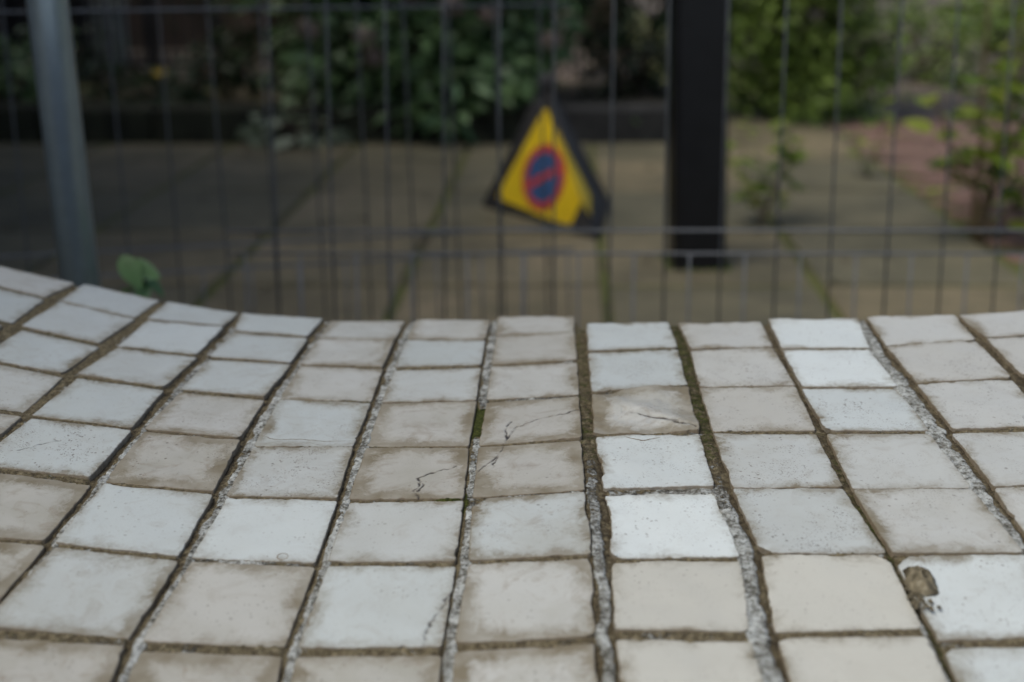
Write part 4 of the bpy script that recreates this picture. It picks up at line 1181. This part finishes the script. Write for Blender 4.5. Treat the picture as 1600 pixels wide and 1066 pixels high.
    for P in (L, Fp, Rp):
        mb = MB(); d = (base - P).normalized()
        c = P - base; s_ = Vector((-d.y, d.x, 0))
        q = [c - d * .012 - s_ * .004, c + d * .085 - s_ * .055, c + d * .085 + s_ * .055, c - d * .012 + s_ * .004]
        V = [(p.x, p.y, .0) for p in q] + [(p.x * .96, p.y * .96, .022) for p in q]
        mb.add(V, [(3, 2, 1, 0), (4, 5, 6, 7), (0, 1, 5, 4), (1, 2, 6, 5), (2, 3, 7, 6), (3, 0, 4, 7)])
        mb.build('foot', M['rubber'], t)
    mb = MB()
    mb.tube([A - base + Vector((-.012, 0, -.03)), A - base + Vector((-.010, 0, .010)), A - base + Vector((0, 0, .018)), A - base + Vector((.010, 0, .010)), A - base + Vector((.014, 0, -.03))], [.022, .020, .018, .020, .022], 8)
    mb.build('top_cap', M['darkfab'], t, True)
sign()

# ------------------------------------------------------------------ planted bed, kerb, things beyond
kerb = tag(empty('bed_kerb', (-1.5, 5.9, 0)), 'low dark mossy stone kerb along the front of the planted bed', 'kerb')
x = -4.6
kb = []
while x < .92:
    w = rnd.uniform(.52, .68)
    x1 = min(x + w, .95)
    mb = MB(); mb.box((0, 0, 0), (x1 - x - .012, .15, .20), bev=.018)
    o = mb.build('kerb_stone', M['sleeper'] if x > .0 else M['mossy'], kerb, loc=((x + x1) / 2 + 1.5, rnd.uniform(-.008, .008) + .02 * ((x + x1) / 2 + 1.8) / 2.4, .066 + rnd.uniform(-.006, .006)), rot=(0, R(rnd.uniform(-.5, .5)), R(2.2)))
    x = x1

def soil_bed():
    V, F = [], []
    nx, ny = 60, 24
    for j in range(ny + 1):
        for i in range(nx + 1):
            x = -4.6 + 5.6 * i / nx; y = 5.96 + 1.5 * j / ny
            V.append((x, y, .10 + .05 * noise.noise((x * 2.3, y * 2.3, 0)) + .025 * noise.noise((x * 9, y * 9, 2))))
    for j in range(ny):
        for i in range(nx):
            a = j * (nx + 1) + i
            F.append((a, a + 1, a + nx + 2, a + nx + 1))
    tag(link('bed_soil', mesh('bed_soil', V, F, True), M['bed_soil']), kind='structure')
soil_bed()
sheet('back_path', -9, .9, 7.44, 14, .09, M['greypave'])
sheet('pavement', 1.6, 30, 5.2, 60, -.0075, M['greypave'])

# leaves ---------------------------------------------------------------
def leaf_arrays(P, D, N, size, tint, wid=.55):
    """many small folded leaves: P base points, D directions, N normals (arrays n x 3), size (n)"""
    n = len(P)
    D = D / np.linalg.norm(D, axis=1, keepdims=True)
    N = N - D * (N * D).sum(1, keepdims=True); N = N / (np.linalg.norm(N, axis=1, keepdims=True) + 1e-9)
    S = np.cross(D, N)
    s = size[:, None]
    def pt(a, b, c): return P + D * s * a + S * s * b * wid + N * s * c
    prof = [(0, 0, 0), (.28, -.42, .05), (.3, 0, -.02), (.28, .42, .05), (.65, -.38, .03), (.66, 0, -.05), (.65, .38, .03), (1, 0, -.12)]
    V = np.stack([pt(*q) for q in prof], 1)
    f = np.array([(0, 2, 1), (0, 3, 2), (1, 2, 5), (1, 5, 4), (2, 3, 6), (2, 6, 5), (4, 5, 7), (5, 6, 7)])
    F = (np.arange(n)[:, None, None] * 8 + f[None]).reshape(-1, 3)
    return V.reshape(-1, 3), F, np.repeat(tint, 8)

def leaf_object(name, parts, mat, parent):
    V = np.concatenate([p[0] for p in parts]); T = np.concatenate([p[2] for p in parts])
    off = 0; Fs = []
    for p in parts:
        Fs.append(p[1] + off); off += len(p[0])
    F = np.concatenate(Fs)
    me = bpy.data.meshes.new(name)
    me.vertices.add(len(V)); me.vertices.foreach_set('co', V.ravel())
    me.loops.add(F.size); me.loops.foreach_set('vertex_index', F.ravel().astype(np.int32))
    me.polygons.add(len(F)); me.polygons.foreach_set('loop_start', np.arange(0, F.size, 3))
    me.polygons.foreach_set('use_smooth', np.ones(len(F), bool))
    me.update(calc_edges=True)
    at = me.attributes.new('tint', 'FLOAT', 'POINT'); at.data.foreach_set('value', T.astype(np.float32))
    me.materials.append(mat)
    return link(name, me, None, parent)

def clump_leaves(g, centres, radii, per, size, shell=.55, up=.5):
    parts = []
    for c, r in zip(centres, radii):
        d = g.normal(size=(per, 3)); d /= np.linalg.norm(d, axis=1, keepdims=True)
        rad = r * (shell + (1 - shell) * g.random(per) ** .5)
        P = np.array(c) + d * rad[:, None]
        out = d + g.normal(size=(per, 3)) * .45
        D = out * [1, 1, .5] + [0, 0, -.25]
        N = d * .5 + [0, 0, up] + g.normal(size=(per, 3)) * .35
        sz = size * (.65 + .6 * g.random(per))
        tint = np.clip(.15 + .35 * g.random() + .45 * g.random(per) + .15 * d[:, 2], 0, 1)
        parts.append(leaf_arrays(P, D, N, sz, tint))
    return parts

def branches(base, centres, g, r0=.012):
    mb = MB()
    for c in centres:
        c = Vector(c); b = Vector(base) + Vector((g.normal() * .03, g.normal() * .03, 0))
        mid = b.lerp(c, .5) + Vector((g.normal() * .04, g.normal() * .04, .05))
        mb.tube([b, mid, c], [r0, r0 * .7, r0 * .3], 6)
    return mb

def shrub(name, loc, label, mat, spread, hgt, nclump, per, size, seed, low=.15, group=None, rad=(.16, .28), cat='shrub'):
    g = np.random.default_rng(seed)
    t = tag(empty(name, loc), label, cat, group)
    cs, rs = [], []
    for i in range(nclump):
        a = g.random() * 2 * math.pi; q = math.sqrt(g.random())
        z = low + (hgt - low) * g.random()
        k = math.sin(math.pi * min(1, .25 + .75 * (1 - z / hgt * .8)))
        cs.append((spread[0] * q * math.cos(a) * (.6 + .4 * k), spread[1] * q * math.sin(a) * (.6 + .4 * k), z)); rs.append(g.uniform(*rad))
    leaf_object('foliage', clump_leaves(g, cs, rs, per, size), mat, t)
    branches((0, 0, 0), cs[:14], g).build('stems', M['bark'], t, True)
    return t, cs, rs, g

# hydrangea with faded flower heads
t, cs, rs, g = shrub('hydrangea', (-.52, 6.28, .08), 'hydrangea bush with faded pinkish flower heads behind the yellow sign', M['hyd'], (.78, .48), 1.35, 110, 66, .105, 3, low=.02, rad=(.15, .27))
heads = [(-.42, -.52, .45), (-.15, -.60, .42), (-.12, -.55, .33), (.06, -.48, .60), (.42, -.50, .52), (-.5, -.4, .62), (.70, -.35, .38), (.25, -.58, .56), (-.02, -.5, .9), (.4, -.3, 1.1), (-.5, -.2, 1.1), (-.75, -.3, .9)]
for hx, hy, hz in heads:
    n = 90
    d = g.normal(size=(n, 3)); d /= np.linalg.norm(d, axis=1, keepdims=True); d[:, 2] = d[:, 2] * .8
    P = np.array([hx, hy, hz]) + d * (.055 * (.8 + .3 * g.random((n, 1))))
    tan = np.cross(d, g.normal(size=(n, 3)))
    leaf_object('flower_head', [leaf_arrays(P, tan, d, np.full(n, .022) * (.8 + .5 * g.random(n)), np.clip(.3 + .6 * g.random(n), 0, 1), .9)], M['flower'], t)
# leaves spilling over the kerb towards the paving
t2, *_ = shrub('hydrangea', (-.35, 5.95, .05), 'leafy low hydrangea shoots spilling over the kerb left of the yellow sign', M['hyd'], (.50, .30), .50, 34, 40, .095, 11, low=.10, rad=(.10, .18))
t3, *_ = shrub('leafy_plant', (-1.02, 5.72, 0), 'pale green broad leaves lying low at the foot of the kerb', M['pleaf'], (.20, .10), .12, 7, 7, .12, 5, low=.05, rad=(.05, .09), cat='plant')
t4, *_ = shrub('leafy_plant', (-1.75, 6.25, .10), 'dark low ground cover plant in the bed left of the hydrangea', M['hedge'], (.55, .30), .28, 20, 40, .07, 6, low=.03, rad=(.09, .15), cat='plant')
t5, *_ = shrub('leafy_plant', (-2.55, 6.20, .10), 'dim green plant in the bed beside the grey steel pole', M['hyd'], (.35, .28), .34, 14, 36, .07, 8, low=.03, rad=(.08, .14), cat='plant')
shrub('leafy_plant', (2.75, 8.3, 0), 'low green plant on the far paving right of the leafy bush', M['bush'], (.42, .30), .50, 18, 40, .06, 41, low=.03, rad=(.10, .18), cat='plant')
shrub('leafy_plant', (4.0, 10.4, 0), 'green plant farthest back on the paving at the upper right', M['bush'], (.60, .40), .60, 22, 40, .07, 42, low=.03, rad=(.12, .22), cat='plant')
# dark evergreen behind the kerb right of the sign
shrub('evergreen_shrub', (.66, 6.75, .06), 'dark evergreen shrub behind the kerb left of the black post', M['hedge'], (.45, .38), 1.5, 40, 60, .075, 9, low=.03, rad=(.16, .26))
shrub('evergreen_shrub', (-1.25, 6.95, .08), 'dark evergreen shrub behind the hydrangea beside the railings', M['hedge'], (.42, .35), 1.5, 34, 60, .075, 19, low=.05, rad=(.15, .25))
shrub('bush', (1.58, 6.70, 0), 'light green leafy bush growing beside the brick path right of the black post', M['bush'], (.58, .42), 1.5, 140, 90, .06, 13, low=.06, rad=(.12, .22))

def hedge(name, x0, x1, y0, y1, h, label, seed, n):
    g = np.random.default_rng(seed)
    t = tag(empty(name, ((x0 + x1) / 2, (y0 + y1) / 2, 0)), label, 'hedge')
    w, d = x1 - x0, y1 - y0
    mb = MB(); mb.box((0, 0, h / 2), (w - .22, d - .22, h - .1)); mb.build('inner_branches', M['bark'], t)
    face = g.integers(0, 5, n)
    P = np.stack([(g.random(n) - .5) * w, (g.random(n) - .5) * d, g.random(n) * h], 1)
    N = np.zeros((n, 3))
    for k, (ax, sg) in enumerate(((0, -1), (0, 1), (1, -1), (1, 1), (2, 1))):
        m_ = face == k
        dep = g.random(m_.sum()) * .14
        lim = (w / 2, d / 2, h)[ax]
        P[m_, ax] = sg * lim - sg * dep if ax < 2 else h - dep
        N[m_, ax] = sg
    P += .05 * np.sin(P[:, [1, 2, 0]] * 5)
    D = N * .6 + g.normal(size=(n, 3)) * .5
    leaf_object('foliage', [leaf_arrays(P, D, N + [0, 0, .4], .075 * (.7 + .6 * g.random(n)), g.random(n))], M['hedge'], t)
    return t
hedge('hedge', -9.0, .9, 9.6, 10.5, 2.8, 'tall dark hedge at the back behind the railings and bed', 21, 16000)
hedge('hedge', -4.4, -3.1, -1.5, 9.0, 2.5, 'tall dark hedge added along the left side to shade the paving', 22, 18000)  # added, mostly out of view, to block light from the left

# railings in front of the hedge
rl = tag(empty('railing', (-2.2, 7.55, .09)), 'black metal railing with thin upright bars before the dark hedge', 'railing')
for k in range(6):
    mb = MB(); mb.box((0, 0, .6), (.062, .062, 1.24), bev=.006); mb.build('post', M['blackrail'], rl, loc=(-1.60 + .405 * k + (0 if k else 0), 0, 0))
bar = MB(); bar.box((0, 0, .58), (.014, .014, .98)); bmesh_ = mesh('bar', bar.V, bar.F); bmesh_.materials.append(M['blackrail'])
for k in range(5):
    for q in range(6):
        link('bar', bmesh_, None, rl, loc=(-1.60 + .405 * k + .405 * (q + 1) / 7, 0, 0))
for z in (.10, 1.08):
    mb = MB(); mb.box((-.585, 0, z), (2.05, .030, .022)); mb.build('rail', M['blackrail'], rl)

# pale pillar seen between the leaves, pale box far left
pl = tag(empty('gate_pillar', (.30, 7.75, .05)), 'pale pinkish rendered pillar half hidden by leaves above the yellow sign', 'pillar')
mb = MB(); mb.box((0, 0, .65), (.26, .26, 1.3), bev=.012); mb.build('shaft', M['pale'], pl)
mb = MB(); mb.box((0, 0, 1.335), (.34, .34, .07), bev=.015); mb.build('cap', M['pale'], pl)
bx = tag(empty('stone_block', (-2.72, 8.4, .09)), 'small pale stone block behind the railings near the steel pole', 'block')
mb = MB(); mb.box((0, 0, .20), (.22, .2, .40), bev=.02); mb.build('body', M['palegreen'], bx)
mb = MB(); mb.box((0, 0, .415), (.26, .24, .03), bev=.01); mb.build('top', M['palegreen'], bx)

# ------------------------------------------------------------------ saplings and weeds growing from the joints
def blade_mesh(name, mat, wid=.5, n=7, tint=.5):
    V, F, T = [], [], []
    for i in range(n + 1):
        t = i / n
        w = wid * .5 * math.sin(math.pi * t ** .8) ** .8 if 0 < t < 1 else 0
        z = -.18 * t * t
        V += [(t, -w, z + .10 * w), (t, 0, z), (t, w, z + .10 * w)]
        T += [tint + .2 * t, tint - .15, tint + .2 * t]
    for i in range(n):
        a = 3 * i
        F += [(a, a + 3, a + 4, a + 1), (a + 1, a + 4, a + 5, a + 2)]
    m = mesh(name, V, F, True)
    at = m.attributes.new('tint', 'FLOAT', 'POINT'); at.data.foreach_set('value', T)
    m.materials.append(mat)
    return m

def sapling(name, loc, stems, label, mats, size, seed, group=None, rad=.006, step=.05, cat='sapling', reach=.05):
    g = random.Random(seed)
    t = tag(empty(name, loc), label, cat, group)
    for st in stems:
        pts = [Vector(p) for p in st]
        full = []
        for a, b in zip(pts[:-1], pts[1:]):
            for k in range(4):
                full.append(a.lerp(b, k / 4) + Vector((g.uniform(-1, 1), g.uniform(-1, 1), 0)) * .006)
        full.append(pts[-1])
        mb = MB(); mb.tube(full, [rad * (1 - .75 * i / (len(full) - 1)) for i in range(len(full))], 7)
        so = mb.build('stem', M['stem'], t, True)
        ln = sum((b - a).length for a, b in zip(full[:-1], full[1:]))
        d = ln * .22
        while d < ln:
            acc = 0
            for a, b in zip(full[:-1], full[1:]):
                if acc + (b - a).length >= d: p = a.lerp(b, (d - acc) / (b - a).length); break
                acc += (b - a).length
            for _ in range(g.choice((1, 2, 2))):
                az = g.uniform(0, 2 * math.pi); el = g.uniform(-.35, .45)
                off = Vector((math.cos(az), math.sin(az), .3)) * g.uniform(0, reach)
                s_ = size * g.uniform(.6, 1.15)
                link('leaf', g.choice(mats), None, t, loc=tuple(p + off), rot=(g.uniform(-.5, .5), -el, az), scale=(s_, s_, s_))
            d += step * g.uniform(.6, 1.4)
    return t
sapm = [blade_mesh('leaf', M['sap'], .62, tint=x) for x in (.2, .45, .7, .9)]
sapling('sapling', (1.52, 3.87, -.01), [[(0, 0, 0), (.03, .02, .25), (.10, .05, .55), (.16, .06, .95)], [(.01, 0, 0), (-.03, -.02, .18), (-.14, -.02, .34), (-.20, 0, .48)],
        [(0, .01, 0), (.08, .03, .30), (.20, .06, .52), (.30, .10, .85)], [(-.01, 0, 0), (-.02, .03, .35), (-.04, .05, .70), (-.03, .08, 1.05)], [(0, 0, 0), (.10, -.02, .14), (.22, -.02, .30)]],
        'tall green sapling growing from a paving joint at the right edge', sapm, .10, 31, rad=.011, step=.021, reach=.14)
sapling('sapling', (.855, 4.08, -.01), [[(0, 0, 0), (-.03, .0, .10), (-.07, .02, .21), (-.075, .03, .33)], [(0, 0, 0), (.03, 0, .12), (.07, .01, .24), (.09, .02, .36)], [(0, 0, 0), (.05, .02, .16), (.12, .03, .30)]],
        'thin yellowish weed growing from a joint beside the black post', sapm, .07, 33, rad=.005, step=.020, reach=.04)
sapling('sapling', (1.46, 4.95, -.01), [[(0, 0, 0), (.03, 0, .14), (.06, .02, .28)], [(0, 0, 0), (-.04, 0, .10), (-.07, .02, .19)]],
        'small weed on the edge between slabs and red bricks', sapm, .055, 35, rad=.004, step=.025, reach=.04)
sapling('sapling', (1.80, 4.25, -.01), [[(0, 0, 0), (-.02, .02, .3), (-.06, .03, .62), (-.12, .05, 1.0)], [(0, 0, 0), (.05, .02, .25), (.04, .05, .55), (.09, .06, .9)], [(0, 0, 0), (-.08, -.03, .22), (-.20, -.02, .44)]],
        'leafy yellow green sapling behind the tall one at the right edge', sapm, .09, 37, rad=.009, step=.026, reach=.12)
weedm = [blade_mesh('leaf', M['weed'], .52, tint=x) for x in (.35, .6, .8)]
wd = tag(empty('weed', (-.60, 1.92, -.03)), 'bright green leafy weed peeping over the tiled wall beside the steel pole', 'weed')
mb = MB(); mb.tube([(0, 0, 0), (.008, .006, .15), (-.01, .0, .30), (.0, -.004, .45)], [.005, .004, .003, .002], 7); mb.build('stem', M['stem'], wd, True)
for (lx, ly, lz, az, el, rl_, s_) in ((-.032, -.01, .486, -.75, -.75, .5, .066), (-.026, -.005, .472, -.25, -.35, 1.0, .060), (-.005, 0, .452, .25, -.8, .4, .055), (-.02, 0, .43, 2.9, -.5, .3, .05), (0, 0, .44, -1.6, -.6, -.4, .05), (.005, 0, .32, .9, -.1, .2, .07), (0, 0, .26, 4.0, -.2, .1, .07), (0, 0, .18, 2.0, 0, 0, .08)):
    link('leaf', weedm[int(lz * 100) % 3], None, wd, loc=(lx, ly, lz), rot=(rl_, -el, az), scale=(s_, s_, s_))

# fallen yellow leaf in the bed, bright leaf by the kerb
for (x, y, z, nm, lab, mt, s_, rz) in ((-2.02, 6.95, .20, 'fallen_leaf', 'single yellow leaf lying in the bed before the railings', 'yleaf', .10, .6), (.60, 5.74, .10, 'kerb_leaf', 'small bright green leaf on the kerb face near the black post', 'weed', .06, 2.0)):
    o = link(nm, blade_mesh(nm, M[mt], .6, tint=.6), None, None, loc=(x, y, z), rot=(.7, -.2, rz), scale=(s_, s_, s_))
    tag(o, lab, 'leaf')

# trees added out of view on the left; their crowns shade the bed and the left part of the paving
def tree(loc, label, seed, reach, shift, n, z0):
    g = np.random.default_rng(seed)
    t = tag(empty('tree', loc), label, 'tree', 'shade trees added along the left side')
    mb = MB(); mb.tube([(0, 0, -.05), (.02, .01, .5), (-.02, .03, 1.3), (.03, .05, 2.2), (.05, .1, 3.0)], [.15, .11, .095, .085, .06], 14); mb.build('trunk', M['bark'], t, True)
    cs, rs = [], []
    for i in range(n):
        a = g.random() * 2 * math.pi; q = math.sqrt(g.random()) * reach
        cs.append((q * math.cos(a) + shift[0], q * math.sin(a) + shift[1], z0 + 1.7 * g.random() * (1 - q / (reach * 1.8)))); rs.append(g.uniform(.35, .6))
    mb = MB()
    for c_ in cs[:20]:
        c_ = Vector(c_); s0 = Vector((0, .03, g.uniform(1.4, 2.4)))
        mb.tube([s0, s0.lerp(c_, .5) + Vector((0, 0, .18)), c_], [.045, .03, .010], 7)
    mb.build('limbs', M['bark'], t, True)
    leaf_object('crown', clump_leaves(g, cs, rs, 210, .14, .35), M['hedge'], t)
tree((-2.85, 4.3, 0), 'broadleaf tree added out of view to shade the planted bed and far left paving', 77, 1.35, (.05, -.35), 36, 2.1)
tree((-2.75, 1.5, 0), 'broadleaf tree added out of view to shade the left end of the tiled wall', 78, 1.15, (.1, -.1), 26, 2.2)

# fallen leaves and grit on the paving
def litter():
    g = np.random.default_rng(5)
    n = 260
    P = np.stack([g.uniform(-3, 2.6, n), 2.2 + 3.6 * g.random(n) ** .7, np.full(n, .006)], 1)
    D = np.stack([g.normal(size=n), g.normal(size=n), g.normal(size=n) * .08], 1)
    N = np.stack([g.normal(size=n) * .25, g.normal(size=n) * .25, np.ones(n)], 1)
    o = leaf_object('leaf_litter', [leaf_arrays(P, D, N, g.uniform(.015, .045, n), g.random(n), .6)], M['dry'], None)
    tag(o, 'scattered small fallen brown leaves on the paving', 'leaf litter', kind='stuff')
litter()
def moss_rim():
    g = np.random.default_rng(6); n = 260
    a = g.uniform(0, 4, n); k = np.floor(a); f = a - k; w = .087
    x = np.where(k == 0, -w + 2 * w * f, np.where(k == 1, w, np.where(k == 2, w - 2 * w * f, -w))); y = np.where(k == 0, -w, np.where(k == 1, -w + 2 * w * f, np.where(k == 2, w, w - 2 * w * f)))
    P = np.stack([x + .558 + g.normal(size=n) * .008, y + 3.57 + g.normal(size=n) * .008, np.zeros(n)], 1)
    D = np.stack([g.normal(size=n) * .7, g.normal(size=n) * .7, np.ones(n)], 1)
    o = leaf_object('moss', [leaf_arrays(P, D, g.normal(size=(n, 3)), g.uniform(.006, .014, n), g.random(n) * .5, .4)], M['bush'], None)
    tag(o, 'moss and tiny weeds round the foot of the black post', 'moss', kind='stuff')
moss_rim()
